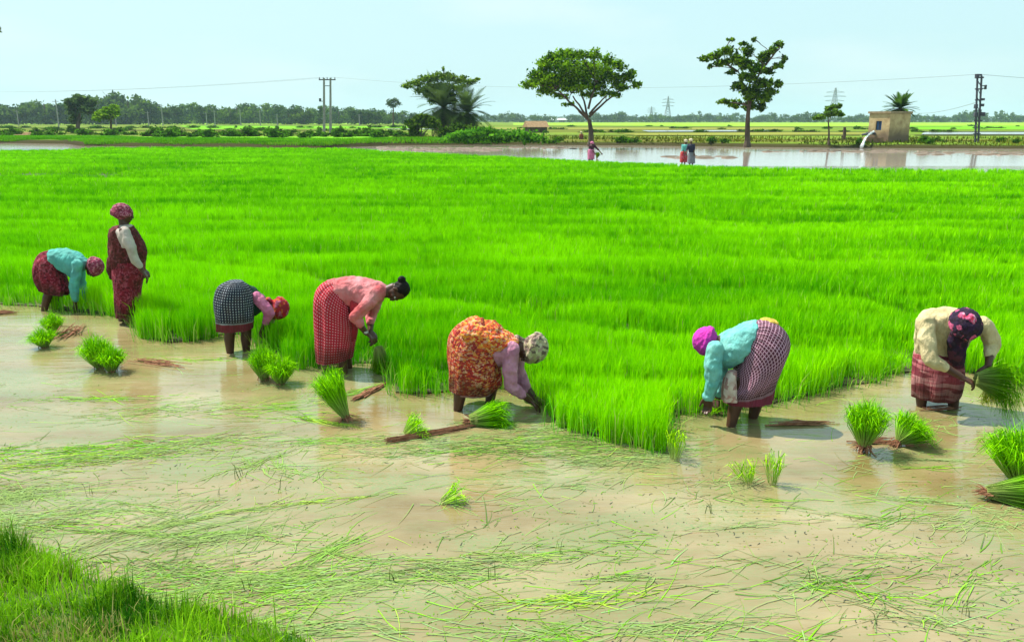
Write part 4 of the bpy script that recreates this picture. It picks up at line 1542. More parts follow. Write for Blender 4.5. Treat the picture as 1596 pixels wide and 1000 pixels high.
palm("dark date palm under the spreading tree, its fronds reaching left", (690, 213), (691, 168), 60, 4.6, (.02, .045, .012), (.08, .13, .03), 2, .35, dead=8)
palm("stout date palm with hanging dead fronds at the right of the palm group", (727, 213), (728, 176), 56, 4.0, (.03, .06, .015), (.10, .17, .03), 4, .3, dead=34)
palm("low young palm between the two date palms", (708, 212), (708, 188), 34, 3.0, (.03, .06, .015), (.10, .15, .03), 9, .25, dead=14)
palm("date palm with spiky crown rising behind the brick hut", (1404, 217), (1403, 169), 46, 2.1, (.02, .06, .008), (.09, .19, .02), 6, .28, dead=10, droop=.35)


def bush(name, label, cat, px, py, clumps, n, size, c1, c2, seed, group=None, z=LZ, stem=True):
    g = G(px, py, z)
    e = empty(name, g)
    tag(e, label, cat, group)
    cl = [(g + Vector(c[:3]), *c[3:]) for c in clumps]
    put("crown", tree_leaves(cl, n, size, c1, c2, g, seed=seed), M_LEAF, e)
    if stem:
        bm = bmesh.new()
        for c, rx, ry, rz in cl:
            a = Vector((rnd.gauss(0, .06), rnd.gauss(0, .06), -.1))
            branch(bm, a, c - g, .05 * size / .3 + .03, .02, .1, 4, 5)
        put("trunk", bm_mesh("trunk", bm), M_BARK, e)
    return e


DK, LT = (.015, .045, .006), (.10, .22, .012)
bush("bush", "dense dark shrub on stems at the left foot of the palm group", "shrub", 655, 215, [(-.6, 0, 1.6, 1.0, .9, .6), (.5, .3, 2.0, 1.1, 1, .7), (1.4, 0, 1.7, .9, .9, .6), (-.8, 0, .7, .6, .6, .7)], 2600, .34, DK, (.11, .20, .012), 31)
bush("bush", "tangled light shrub between the dark shrub and the first palm", "shrub", 675, 213, [(-.3, 0, 1.7, .9, .9, .6), (.6, .2, 1.5, .8, .8, .6)], 1400, .32, DK, LT, 32)
tag(bush("creeper", "bright green creeper sprawling over the bank right of the palms", "creeper", 768, 221,
         [(-2.4, 0, .5, 1.3, .9, .6), (-1, .3, .7, 1.4, 1, .6), (.6, 0, .5, 1.4, 1, .5), (2.2, .3, .6, 1.5, 1, .45), (3.8, 0, .35, 1.4, .9, .4), (-3.8, 0, .35, 1, .8, .4)], 4200, .34, (.03, .13, .006), (.15, .42, .02), 33, stem=False))

bproto = []
for k in range(4):
    b = bush("bank_bush", "low dark green bush on the field bund left of the palms, one of a row", "bush", 400, 214,
             [(rnd.uniform(-.5, .5), 0, rnd.uniform(.3, .5), rnd.uniform(.6, 1.1), .6, rnd.uniform(.3, .6)), (rnd.uniform(-.9, .9), 0, .3, .7, .6, rnd.uniform(.25, .45))], 420, .3, (.02, .06, .008), (.09, .24, .012), 40 + k, "low bushes along the field bund")
    bproto.append(b)


def verge():
    n = 26000
    u = rng.uniform(0, len(BANK) - 1.001, n)
    i0 = u.astype(int)
    fr = u - i0
    bx = np.array([p_.x for p_ in BANK]); by = np.array([p_.y for p_ in BANK])
    d = rng.random(n) ** 1.5 * 26 + .4
    X = (bx[i0] * (1 - fr) + bx[i0 + 1] * fr)
    Y = by[i0] * (1 - fr) + by[i0 + 1] * fr
    X, Y = X * (1 + d / Y), Y + d
    k = (vnoise(X * .3, Y, .35, 61) + .3 * rng.random(n) > .56) & (X > -14 * Y / 100)
    X, Y, d = X[k], Y[k], d[k]
    n = len(X)
    z = np.interp(d, [0, .5, 1, 3.5], [0, .28, .38, LZ]) - .03
    t = np.clip(vnoise(X * .4, Y, .4, 62) + rng.normal(0, .2, n), 0, 1)[:, None]
    col = np.array([.03, .06, .008]) * (1 - t) + np.array([.20, .22, .02]) * t
    lm = np.abs(rng.normal(.3, .2, n)); la = rng.uniform(0, 6.28, n)
    V, T, c = blades(np.stack([X, Y, z], 1), .12 + .35 * rng.random(n) ** 2, np.full(n, .1), np.stack([np.cos(la) * lm, np.sin(la) * lm], 1), col)
    return mesh_np("verge_grass", V, T, c)


def left_verge():
    n = 60000
    px = rng.uniform(-500, 700, n)
    bx = np.array([p_.x for p_ in BANK[:8]]); by = np.array([p_.y for p_ in BANK[:8]])
    X = px / 1e9 + rng.uniform(bx[1] - 8, bx[7], n)
    Yb = np.interp(X, bx, by)
    d = rng.random(n) ** 1.3 * 14 + .35
    Y = Yb + d
    z = np.interp(d, [0, .5, 1, 3.5], [0, .28, .38, LZ]) - .03
    t = np.clip(vnoise(X * .3, Y * 2, .5, 63) + rng.normal(0, .2, n), 0, 1)[:, None]
    col = np.array([.07, .26, .004]) * (1 - t) + np.array([.20, .50, .01]) * t
    lm = np.abs(rng.normal(.25, .2, n)); la = rng.uniform(0, 6.28, n)
    V, T, c = blades(np.stack([X, Y, z], 1), .12 + .2 * rng.random(n), np.full(n, .09), np.stack([np.cos(la) * lm, np.sin(la) * lm], 1), col)
    return mesh_np("young_rice_verge", V, T, c)


tag(put("young_rice_verge", left_verge(), M_RICE), "bright green grass on the low bank beyond the crop at the left", "grass", kind="stuff")
tag(put("verge_grass", verge(), M_RICE), "rough olive grass along the top of the earth bank beyond the flooded field", "grass", kind="stuff")


def copy_tree(o, parent=None):
    c = o.copy()
    C.objects.link(c)
    if parent:
        c.parent = parent
    for ch in o.children:
        copy_tree(ch, c)
    return c


first = [True] * 4
for i in range(58):
    px = -40 + i * 12 + rnd.uniform(-6, 6)
    if px < 220 and rnd.random() < .45:
        continue
    k = i % 4
    o = bproto[k] if first[k] else copy_tree(bproto[k])
    first[k] = False
    o.location = G(px, 214.2 + rnd.uniform(-2.5, 1.0) - (2 if px < 220 else 0), LZ)
    s = rnd.uniform(.6, 1.15)
    o.scale = (s * 1.3, s, s)
    o.rotation_euler.z = rnd.uniform(0, 6.28)
    sz = "small" if s < .78 else ("middling" if s < .97 else "big")
    where = ("below the light green tree" if px < 190 else "right of the light green tree" if px < 300 else "midway between the light green tree and the twin pole" if px < 400 else
             "just left of the twin pole" if px < 495 else "at the foot of the twin pole" if px < 530 else "just right of the twin pole" if px < 590 else "just left of the dark shrub by the palms")
    o["label"] = sz + " dark bush, " + where
for i in range(44):
    o = copy_tree(bproto[i % 4])
    px = -60 + i * 16 + rnd.uniform(-7, 7)
    row = rnd.choice([0, 1, 2])
    s = rnd.uniform(.5, .95)
    o["label"] = ("small " if s < .65 else "middling " if s < .8 else "wide ") + "hedge bush in the " + ["far", "middle", "nearer"][row] + " field line, " + (
        "left of the big round tree" if px < 105 else "near the light green tree" if px < 200 else "below the dark grove" if px < 280 else "right of the dark grove" if px < 390 else "left of the twin pole" if px < 505 else "right of the twin pole")
    o["group"] = "broken hedge in the left fields"
    o.location = G(px, [200, 203.5, 207][row] + rnd.uniform(-.8, .8), LZ)
    o.scale = (s * 2.2, s, s)
for i in range(34):
    o = copy_tree(bproto[i % 4])
    px = 760 + i * 25 + rnd.uniform(-11, 11)
    row = rnd.choice([0, 1, 2])
    s = rnd.uniform(.45, .95)
    o["label"] = ("small " if s < .62 else "middling " if s < .8 else "wide ") + "bush in the " + ["far", "middle", "nearer"][row] + " field line, " + (
        "left of the umbrella tree" if px < 915 else "right of the umbrella tree" if px < 1040 else "left of the Y shaped tree" if px < 1160 else "between the Y shaped tree and the hut" if px < 1350 else "behind the hut" if px < 1425 else "between the hut and the steel pole" if px < 1520 else "right of the steel pole")
    o["group"] = "broken hedge in the right fields"
    o.location = G(px, [197.5, 201, 206][row] + rnd.uniform(-1, 1), LZ)
    o.scale = (s * 2.6, s, s * .8)
bm = bmesh.new()
for x0_, x1_, y0_, y1_, n_ in ((1430, 1700, 236, 242, 120), (1040, 1140, 243, 247, 40), (590, 780, 229.5, 236, 150), (1180, 1420, 234, 238, 50), (800, 900, 229, 232, 30)):
    for _ in range(n_):
        g_ = G(rnd.uniform(x0_, x1_), rnd.uniform(y0_, y1_), 0)
        add_ell(bm, g_, (Vector((rnd.uniform(.1, .7), 0, 0)), Vector((0, rnd.uniform(.1, .4), 0)), Vector((0, 0, rnd.uniform(.02, .08)))), 7, 4)
tag(put("mud_clods", bm_mesh("mud_clods", bm), plain("wet_clod", (.10, .07, .045), (.18, .13, .09), 3, .6, .4, .02)), "low wet mud clods and ridges breaking the surface of the flooded field", "mud", kind="stuff")
bush("bush", "dark leafy thicket at the feet of the two date palms", "shrub", 716, 217, [(-1.6, 0, .6, 1.0, .8, .6), (-.2, .2, .9, 1.2, .9, .8), (1.2, 0, .8, 1.1, .8, .7), (2.4, .1, .6, .9, .8, .6)], 2600, .3, DK, (.09, .18, .012), 35)
for i in range(12):
    o = copy_tree(bproto[i % 4])
    o["label"] = "scrubby bush on the earth bank, " + ["right behind the thatched shelter", "right of the thatched shelter", "right of the umbrella tree trunk", "second right of the umbrella tree trunk", "third right of the umbrella tree trunk",
        "left of the Y shaped tree", "closest left of the Y shaped tree", "right of the hut", "second right of the hut", "right of the steel pole", "farthest right of the steel pole", "just left of the hut"][i]
    o["group"] = "scrub on the far bank"
    px = [858, 872, 962, 972, 984, 1110, 1125, 1440, 1452, 1560, 1580, 1340][i]
    o.location = G(px, 221 + rnd.uniform(-1, 2.5), LZ)
    s = rnd.uniform(.4, .75)
    o.scale = (s * 1.3, s, s)

big_tree("pale leafed slim young tree left of the brick hut", (1292, 221), [(1292, 205), (1291, 190)],
         [(1278, 182, 9, 3), (1290, 170, 5, 4), (1300, 168, 6, 4), (1308, 165, 4, 3), (1300, 176, 7, 4), (1291, 178, 7, 4), (1272, 184, 6, 2.5), (1310, 178, 6, 3)], 1300, .34, (.05, .12, .02), (.16, .30, .03), .10, seed=12)
big_tree("large round headed tree standing forward of the treeline at the left", (120, 202), [(122, 192), (124, 178)],
         [(112, 160, 10, 6), (125, 154, 12, 6), (140, 160, 9, 7), (120, 168, 14, 7), (136, 172, 10, 6), (112, 174, 8, 6), (118, 186, 10, 6)], 3800, .7, (.03, .07, .02), (.12, .20, .05), .5, seed=14)
big_tree("bright light green tree right of the large round headed tree", (172, 208), [(173, 198), (173, 188)],
         [(156, 178, 9, 5), (168, 172, 10, 5), (178, 168, 8, 4), (150, 184, 6, 4), (166, 181, 12, 5), (182, 175, 5, 4)], 2400, .45, (.06, .15, .01), (.24, .42, .02), .2, seed=15)
big_tree("small dark shrubby tree below the large round headed tree", (113, 206), [(113, 203), (113, 200)],
         [(110, 200, 6, 4), (116, 205, 5, 3)], 500, .35, DK, (.06, .13, .01), .12, seed=16)
# tree at the left frame edge, nearer
big_tree("tall tree mostly beyond the left edge, its leaf tips showing in the sky", (-44, 222), [(-42, 150), (-40, 90)],
         [(-40, 30, 26, 14), (-34, 48, 24, 10), (-12, 26, 9, 5), (-10, 44, 10, 6), (-60, 60, 22, 14), (-45, 75, 20, 12), (-70, 35, 18, 12)], 4200, .4, (.02, .05, .008), (.09, .16, .02), .35, seed=17)


# ---------------------------------------------------------------- the treeline
def far_tree(label, group, kind, seed, c1, c2):
    r = random.Random(seed)
    e = empty("distant_tree", (0, 0, 0))
    tag(e, label, "tree", group)
    cl = []
    if kind == "round":
        for _ in range(7):
            a = r.uniform(0, 6.28)
            cl.append((Vector((math.cos(a) * 2.6 * r.random(), math.sin(a) * 2.6 * r.random(), r.uniform(4.5, 8.5))), r.uniform(1.8, 2.8), 2.2, r.uniform(1.2, 2.0)))
        cl.append((Vector((0, 0, 3.6)), 3.4, 3, 1.8))
        cl.append((Vector((0, 0, 1.3)), 4.2, 3, 1.5))
    elif kind == "tall":
        for i in range(7):
            cl.append((Vector((r.uniform(-1, 1), r.uniform(-1, 1), 3.0 + i * 1.3)), r.uniform(1.3, 2.1), 1.7, 1.2))
        cl.append((Vector((0, 0, 1.3)), 3.6, 3, 1.4))
    else:
        for _ in range(8):
            a = r.uniform(0, 6.28)
            cl.append((Vector((math.cos(a) * 5 * r.random(), math.sin(a) * 3, r.uniform(2.5, 5.5))), r.uniform(2, 3.2), 2.4, r.uniform(1.1, 1.8)))
        cl.append((Vector((0, 0, 1.6)), 6, 3, 1.6))
    put("crown", tree_leaves(cl, 1200, 1.0, c1, c2, (0, 0, 0), seed=seed), M_LEAF, e)
    bm = bmesh.new()
    add_tube(bm, [Vector((0, 0, -.4)), Vector((.1, 0, 2.5)), Vector((0, 0, 6))], [.4, .3, .15], 6)
    put("trunk", bm_mesh("trunk", bm), M_BARK, e)
    return e


GL = "trees of the distant treeline on the left"
GR = "trees of the hazy treeline on the right"
LL = "distant tree in the dark treeline on the left horizon"
LR = "distant tree in the bluish hazy treeline beyond the fields on the right"
protos = [far_tree(LL, GL, "round", 51, (.016, .05, .012), (.08, .16, .025)), far_tree(LL, GL, "tall", 52, (.02, .06, .015), (.11, .20, .03)),
          far_tree(LL, GL, "wide", 53, (.012, .04, .014), (.07, .13, .03)), far_tree(LL, GL, "round", 54, (.03, .08, .012), (.15, .26, .03)), far_tree(LL, GL, "wide", 55, (.02, .055, .012), (.10, .18, .02))]
used = [False] * 5


def place(k, px, Y, top, label=None, group=None):
    global used
    o = protos[k]
    if used[k]:
        o = copy_tree(protos[k])
    used[k] = True
    hgt = {0: 10.2, 1: 12.2, 2: 7.0, 3: 10.2, 4: 7.0}[k]
    x = (px - CX) / F * Y / cp
    o.location = (x, Y, LZ)
    z = W(px, top, Y).z
    s = max(.3, (z - LZ) / hgt)
    o.scale = (s * (1.1 if k in (0, 1, 3) else .95), s, s)
    o.rotation_euler.z = rnd.uniform(0, 6.28)
    if label:
        o["label"], o["group"] = label, group
    return o


def topL(px):
    pts = [(-60, 160), (0, 160), (20, 158), (45, 160), (75, 160), (100, 158), (150, 160), (180, 150), (200, 145), (225, 149), (245, 148), (268, 161), (285, 166), (330, 163), (350, 162), (400, 165), (430, 162), (460, 166), (490, 165), (530, 168), (585, 168), (620, 174), (660, 176), (740, 174)]
    return np.interp(px, [p[0] for p in pts], [p[1] for p in pts])


SHAPE = {0: "round crowned", 1: "tall narrow", 2: "low spreading dark", 3: "paler round crowned", 4: "low spreading green"}
MARKS = [(0, "horizon at the very left edge"), (100, "horizon left of the large round headed tree"), (150, "behind the large round headed tree"), (185, "behind the bright light green tree"),
         (270, "in the taller dark grove right of the light green tree"), (340, "just right of the taller dark grove"), (420, "midway between the dark grove and the twin pole"),
         (495, "just left of the twin concrete pole"), (530, "behind the twin concrete pole"), (600, "between the twin pole and the lone round topped tree"), (999, "between the lone round topped tree and the palms")]


def spot(px):
    return next(m_ for lim, m_ in MARKS if px <= lim)


x = -70
while x < 650:
    k = rnd.choice([0, 0, 1, 2, 3, 4])
    place(k, x, rnd.uniform(420, 560), topL(x) + rnd.uniform(-4, 3), SHAPE[k] + " tree, " + spot(x), GL)
    x += rnd.uniform(8, 13)
for k in range(5):
    assert used[k]


def wood(name, spec, label):
    """a far-off wood that reads as one mass: every tree baked into one mesh"""
    Vs, Qs, Cs, off = [], [], [], 0
    for k, px, Y, top in spec:
        me = protos[k].children[0].data
        if "Col" not in me.color_attributes:
            me = protos[k].children[1].data
        n = len(me.vertices)
        V = np.empty(n * 3, np.float32); me.vertices.foreach_get("co", V); V = V.reshape(-1, 3)
        c4 = np.empty(n * 4, np.float32); me.color_attributes["Col"].data.foreach_get("color", c4)
        sub = rng.random(n // 4) < .7
        sub = np.repeat(sub, 4)
        V, c = V[sub], c4.reshape(-1, 4)[sub][:, :3]
        hgt = {0: 10.2, 1: 12.2, 2: 7.0, 3: 10.2, 4: 7.0}[k]
        sc = max(.3, (W(px, top, Y).z - LZ) / hgt)
        a = rnd.uniform(0, 6.28)
        Rm = np.array([[math.cos(a), math.sin(a), 0], [-math.sin(a), math.cos(a), 0], [0, 0, 1]])
        V = (V * sc) @ Rm * np.array([1.15, 1, 1]) + np.array([(px - CX) / F * Y / cp, Y, LZ])
        Vs.append(V); Cs.append(c); Qs.append(np.arange(len(V)).reshape(-1, 4) + off); off += len(V)
    tag(put(name, mesh_np(name, np.concatenate(Vs), np.concatenate(Qs), np.concatenate(Cs)), M_LEAF), label, "wood", kind="stuff")


spec = []
x = -80
while x < 660:
    spec.append((rnd.choice([2, 4]), x, rnd.uniform(600, 700), topL(x) + rnd.uniform(5, 10)))
    x += rnd.uniform(7, 10)
wood("far_wood", spec, "continuous dark wood behind the individual trees of the left treeline")
spec = []
x = 600
while x < 1680:
    bumpy = 3 * math.sin(x * .045) + 2 * math.sin(x * .11)
    spec.append((rnd.choice([0, 2, 2, 4, 1]), x, rnd.uniform(880, 1050), 177 + bumpy * .6 + rnd.uniform(-2, 3) + (-3 if x > 1440 else 0)))
    x += rnd.uniform(7, 12)
x = 590
while x < 1690:
    spec.append((rnd.choice([2, 4]), x, rnd.uniform(1080, 1200), 181 + rnd.uniform(-2, 2)))
    x += rnd.uniform(8, 12)
wood("far_wood", spec, "low bluish hazy wood along the horizon behind the umbrella tree and the hut")
big_tree("lone round topped palm like tree poking above the treeline at the centre left", (613, 196), [(613, 180), (613, 166)], [(606, 160, 5, 4), (613, 157, 7, 4), (620, 160, 5, 4), (613, 164, 8, 3)], 900, .6, (.02, .05, .012), (.07, .12, .03), .35, seed=21)


# ================================================================ POLES, PYLONS, HUT
def finish_local(e, name, bm, mat):
    me = bm_mesh(name, bm)
    me.transform(Matrix.Translation(-Vector(e.location)))
    return put(name, me, mat, e)


def beam(bm, a, b, s=.08):
    d = b - a
    q = d.to_track_quat('Z', 'Y').to_matrix()
    add_box(bm, (a + b) / 2, (s, s, d.length), q)


g = G(510, 208, LZ)
e = empty("power_pole", g)
tag(e, "twin concrete power pole with crossarm standing left of the palms", "power pole")
Y = g.y
tops = []
for px in (505, 515):
    bm = bmesh.new()
    a, b = W(px, 208, Y), W(px, 122, Y)
    a.z = 0
    r = bmesh.ops.create_cube(bm, size=1)
    for v in r['verts']:
        k = .19 if v.co.z < 0 else .12
        v.co = (a if v.co.z < 0 else b) + Vector((v.co.x * 2 * k, v.co.y * 2 * k, 0))
    finish_local(e, "pole", bm, M_CONCRETE)
bm = bmesh.new()
A, B = W(497, 124.5, Y), W(523, 124.5, Y)
beam(bm, A, B, .16)
beam(bm, W(505, 134, Y), W(515, 134, Y), .1)
finish_local(e, "crossarm", bm, M_STEEL)
wires_from = []
for px in (498, 504, 510, 516, 522):
    bm = bmesh.new()
    t = W(px, 124, Y)
    add_tube(bm, [t, t + Vector((0, 0, .12)), t + Vector((0, 0, .2)), t + Vector((0, 0, .32))], [.05, .09, .05, .07], 8)
    finish_local(e, "insulator", bm, M_STEEL)
    if px in (498, 510, 522):
        wires_from.append(t + Vector((0, 0, .32)))
bm = bmesh.new()
t = W(499, 156, Y)
add_box(bm, t, (.3, .3, .5))
add_box(bm, W(502, 158, Y), (.5, .08, .08))
finish_local(e, "switch_box", bm, M_STEEL)

# steel pole with switchgear on the right
g = G(1523, 222, LZ)
Y = g.y
e = empty("power_pole", g)
tag(e, "dark steel double pole with stacked brackets right of the brick hut", "power pole")
for px, pb in ((1523.5, 1520.5), (1530, 1525)):
    bm = bmesh.new()
    a, b = W(pb, 222, Y), W(px, 118, Y)
    a.z = 0
    beam(bm, a, b, .13)
    finish_local(e, "post", bm, M_STEEL)
for yy, x0, x1, s in ((117, 1520, 1530, .16), (121, 1521, 1533, .14), (139, 1520, 1531, .12), (156, 1520, 1532, .12), (188, 1518, 1530, .12), (209, 1517, 1528, .12), (130, 1522, 1530, .08), (172, 1519, 1530, .1)):
    bm = bmesh.new()
    beam(bm, W(x0, yy, Y), W(x1, yy, Y), s)
    finish_local(e, "bracket", bm, M_STEEL)
for yy, xx, sz in ((134, 1534, (.35, .3, .08)), (138, 1534, (.35, .3, .08)), (136, 1536, (.1, .3, .4)), (155, 1531, (.35, .3, .2)), (164, 1530, (.35, .3, .25)), (178, 1531, (.45, .3, .35)), (179, 1521, (.3, .3, .4)), (119, 1523, (.3, .3, .4)), (166, 1521, (.25, .3, .4))):
    bm = bmesh.new()
    add_box(bm, W(xx, yy, Y), sz)
    bmesh.ops.bevel(bm, geom=bm.edges[:], offset=.02, segments=1, affect='EDGES')
    finish_local(e, "switchgear", bm, M_STEEL)
bm = bmesh.new()
for k in range(7):
    y0, y1 = 124 + k * 13, 137 + k * 13
    x0 = 1523.3 - k * .4
    x1 = 1529.7 - k * .65
    beam(bm, W(x0, y0, Y), W(x1, y1, Y), .04)
finish_local(e, "bracing", bm, M_STEEL)
ptop = W(1527, 116, Y)


def wire(label, a, b, sag, r=.014):
    bm = bmesh.new()
    n = 24
    pts = [Vector((0, 0, 0)).lerp(b - a, i / n) + Vector((0, 0, -sag * 4 * (i / n) * (1 - i / n))) for i in range(n + 1)]
    add_tube(bm, pts, r, 5)
    o = put("power_line", bm_mesh("power_line", bm), M_WIRE, loc=a)
    tag(o, label, "power line")


for t, nm in zip(wires_from, ("leftmost", "middle", "rightmost")):
    wire(f"thin wire leaving the {nm} insulator of the twin pole toward the left", t, W(-260, 132, 230), 2.0, .008)
wire("thin wire from the twin pole running right behind the trees to the steel pole", wires_from[2], ptop, 1.4, .012)
wire("thin wire from the steel pole top leaving the frame at the right", ptop, W(1850, 116, 110), .6)
wire("low slack wire from the steel pole down toward the left behind the hut", W(1521, 160, Y), W(1425, 176, 160), .4, .02)

# small poles by the treeline
pole0 = None
for i, (px, yt) in enumerate([(70, 172), (129, 155), (214, 168), (262, 174), (283, 162), (348, 175), (360, 172), (427, 172), (452, 178), (398, 170), (573, 178)]):
    Y = 330 if px != 129 else 260
    z = W(px, yt, Y).z
    if pole0 is None:
        e = empty("utility_pole", (0, 0, 0))
        tag(e, "small pale utility pole in front of the distant treeline on the left", "utility pole", "small utility poles before the left treeline")
        bm = bmesh.new()
        add_tube(bm, [Vector((0, 0, -.2)), Vector((0, 0, 8))], [.22, .14], 8)
        put("pole", bm_mesh("pole", bm), M_CONCRETE, e)
        bm = bmesh.new()
        add_box(bm, Vector((0, -.2, 7.4)), (2.0, .15, .15))
        put("crossarm", bm_mesh("crossarm", bm), M_CONCRETE, e)
        pole0 = e
    else:
        e = copy_tree(pole0)
    e["label"] = "small pale utility pole before the left treeline, " + ["leftmost of all", "left of the round headed tree", "between the light green tree and the grove", "in the dark grove", "right edge of the grove", "left of a close pair",
        "right of a close pair", "nearer the twin pole", "closest left of the twin pole", "third left of the twin pole", "right of the twin pole"][i]
    e.location = ((px - CX) / F * Y / cp, Y, LZ)
    s = (z - LZ) / 8
    e.scale = (1, 1, s)


def pylon(label, px, top, Y, w_):
    g = Vector(((px - CX) / F * Y / cp, Y, LZ))
    e = empty("pylon", g)
    tag(e, label, "pylon")
    Hh = W(px, top, Y).z - LZ
    bm = bmesh.new()
    prof = [(0, w_), (.35, w_ * .6), (.62, w_ * .3), (1, w_ * .06)]
    wid = lambda t: np.interp(t, [q[0] for q in prof], [q[1] for q in prof]) / 2
    lv = [0, .12, .24, .35, .45, .54, .62, .7, .78, .86, .93, 1]
    for sx, sy in ((1, 1), (1, -1), (-1, -1), (-1, 1)):
        for a, b in zip(lv, lv[1:]):
            beam(bm, Vector((sx * wid(a), sy * wid(a), a * Hh)), Vector((sx * wid(b), sy * wid(b), b * Hh)), .42)
    for a, b in zip(lv, lv[1:]):
        for s in (-1, 1):
            beam(bm, Vector((-s * wid(a), -wid(a), a * Hh)), Vector((s * wid(b), -wid(b), b * Hh)), .28)
            beam(bm, Vector((-s * wid(a), wid(a), a * Hh)), Vector((s * wid(b), wid(b), b * Hh)), .28)
    put("tower", bm_mesh("tower", bm), M_GALV, e)
    for t, aw in ((.62, w_ * .75), (.75, w_ * .85), (.87, w_ * .7)):
        bm = bmesh.new()
        for s in (-1, 1):
            beam(bm, Vector((0, 0, t * Hh)), Vector((s * aw, 0, t * Hh)), .4)
            beam(bm, Vector((0, 0, (t + .05) * Hh)), Vector((s * aw, 0, t * Hh)), .28)
        put("crossarm", bm_mesh("crossarm", bm), M_GALV, e)


pylon("lattice power pylon on the horizon left of the brick hut", 1271, 137, 1000, 15)
pylon("small faint lattice pylon between the umbrella tree and the Y shaped tree", 1027, 150, 1100, 10)
pylon("very small faint pylon left of its larger neighbour in the gap between two trees", 1003, 166, 1250, 8)


# brick hut
def hut():
    g = G(1388, 222, LZ)
    Y = g.y
    e = empty("pump_house", g)
    tag(e, "flat roofed plastered pump hut with small blue window beside the flooded field", "hut")
    m = (W(100, 100, Y) - W(101, 100, Y)).length
    Hh = W(1388, 177, Y).z - LZ
    # corner nearest camera at px 1386; left wall goes back-left, right wall goes right
    c0 = Vector(((1386 - CX) / F * (Y * cp + H * sp) / 1.0, Y, LZ))
    c0.x = W(1386, 200, Y).x
    cl = W(1353.5, 200, Y + 1.6); cl.z = LZ
    cr = W(1417.5, 200, Y + .9); cr.z = LZ
    cb = cl + cr - c0
    mL = cloth("lit_plaster", solid((.52, .40, .20), (.42, .30, .14), 1.5))
    mW, t, b = newmat("stained_plaster")
    v = coords(t, "Object")
    col = ramp(t, noise_tex(t, v, 1.3, 6, .65), [(.3, (.30, .19, .09)), (.5, (.46, .33, .17)), (.7, (.58, .45, .25))])
    br = N(t, "TexBrick")
    br.inputs["Scale"].default_value = 4
    br.inputs[1].default_value = (.36, .22, .12, 1)
    br.inputs[2].default_value = (.28, .16, .08, 1)
    br.inputs[3].default_value = (.40, .32, .22, 1)
    vm = coords(t, "Generated", (1, 1, 1))
    t.links.new(vm, br.inputs[0])
    s = N(t, "SeparateXYZ"); t.links.new(v, s.inputs[0])
    low = ramp_f(t, math_n(t, 'ADD', s.outputs[2], noise_tex(t, v, 1.5)), 1.9, 1.0)
    col = mixc(t, low, col, (.17, .11, .07))
    t.links.new(col, b.inputs["Base Color"])
    b.inputs["Roughness"].default_value = .9
    bump(t, b, noise_tex(t, v, 9), .5, .03)
    bm = bmesh.new()
    hh = Vector((0, 0, Hh))

    # walls as quads with a window opening in the left wall
    def quad(*p):
        return bm.faces.new([bm.verts.new(q) for q in p])
    L = lambda u, z: cl.lerp(c0, u) + Vector((0, 0, z))
    u0, u1, z0, z1 = .34, .62, Hh * .42, Hh * .74
    quad(L(0, 0), L(u0, 0), L(u0, Hh), L(0, Hh))
    quad(L(u1, 0), L(1, 0), L(1, Hh), L(u1, Hh))
    quad(L(u0, 0), L(u1, 0), L(u1, z0), L(u0, z0))
    quad(L(u0, z1), L(u1, z1), L(u1, Hh), L(u0, Hh))
    quad(c0, cr, cr + hh, c0 + hh)
    quad(cr, cb, cb + hh, cr + hh)
    quad(cb, cl, cl + hh, cb + hh)
    inn = (cb - cl).normalized() * .2
    quad(L(u0, z0), L(u1, z0), L(u1, z0) + inn, L(u0, z0) + inn)
    quad(L(u0, z1), L(u1, z1), L(u1, z1) + inn, L(u0, z1) + inn)
    quad(L(u0, z0), L(u0, z1), L(u0, z1) + inn, L(u0, z0) + inn)
    quad(L(u1, z0), L(u1, z1), L(u1, z1) + inn, L(u1, z0) + inn)
    bmesh.ops.remove_doubles(bm, verts=bm.verts[:], dist=.001)
    bmesh.ops.recalc_face_normals(bm, faces=bm.faces[:])
    finish_local(e, "wall", bm, mW)
    # roof slab with overhang
    bm = bmesh.new()
    cen = (c0 + cb) / 2
    q = [cen + (p_ - cen) * 1.09 for p_ in (cl, c0, cr, cb)]
    lo = [bm.verts.new(p_ + hh + Vector((0, 0, .002))) for p_ in q]
    hi = [bm.verts.new(p_ + hh + Vector((0, 0, .2))) for p_ in q]
    bm.faces.new(lo[::-1]); bm.faces.new(hi)
    for i in range(4):
        bm.faces.new((lo[i], lo[(i + 1) % 4], hi[(i + 1) % 4], hi[i]))
    bmesh.ops.recalc_face_normals(bm, faces=bm.faces[:])
    finish_local(e, "roof", bm, plain("roof_slab", (.20, .14, .08), (.36, .27, .16), 3, .9, .3))
    # window: shutter, frame, sill
    bm = bmesh.new()
    bm.faces.new([bm.verts.new(L(u_, z_) + inn * .6) for u_, z_ in ((u0, z0), (u1, z0), (u1, z1), (u0, z1))])
    wn = finish_local(e, "window", bm, plain("blue_shutter", (.02, .07, .20), (.03, .10, .28), 5, .5, 0))
    bm = bmesh.new()
    for a, b_ in (((u0, z0), (u0, z1)), ((u1, z0), (u1, z1)), ((u0, z0), (u1, z0)), ((u0, z1), (u1, z1)), (((u0 + u1) / 2, z0), ((u0 + u1) / 2, z1))):
        beam(bm, L(*a) + inn * .5, L(*b_) + inn * .5, .07)
    me = bm_mesh("frame", bm)
    me.transform(Matrix.Translation(-g))
    put("frame", me, M_STEEL, wn)
    # pump pipe with outlet
    bm = bmesh.new()
    p0 = L(.35, Hh * .30)
    out = -inn.normalized()
    add_tube(bm, [p0, p0 + out * .8, p0 + out * 1.1 + Vector((-.3, 0, -.1)), W(1360, 207, Y - .5)], .11, 10)
    finish_local(e, "pipe", bm, M_STEEL)
    # low brick tank in front
    bm = bmesh.new()
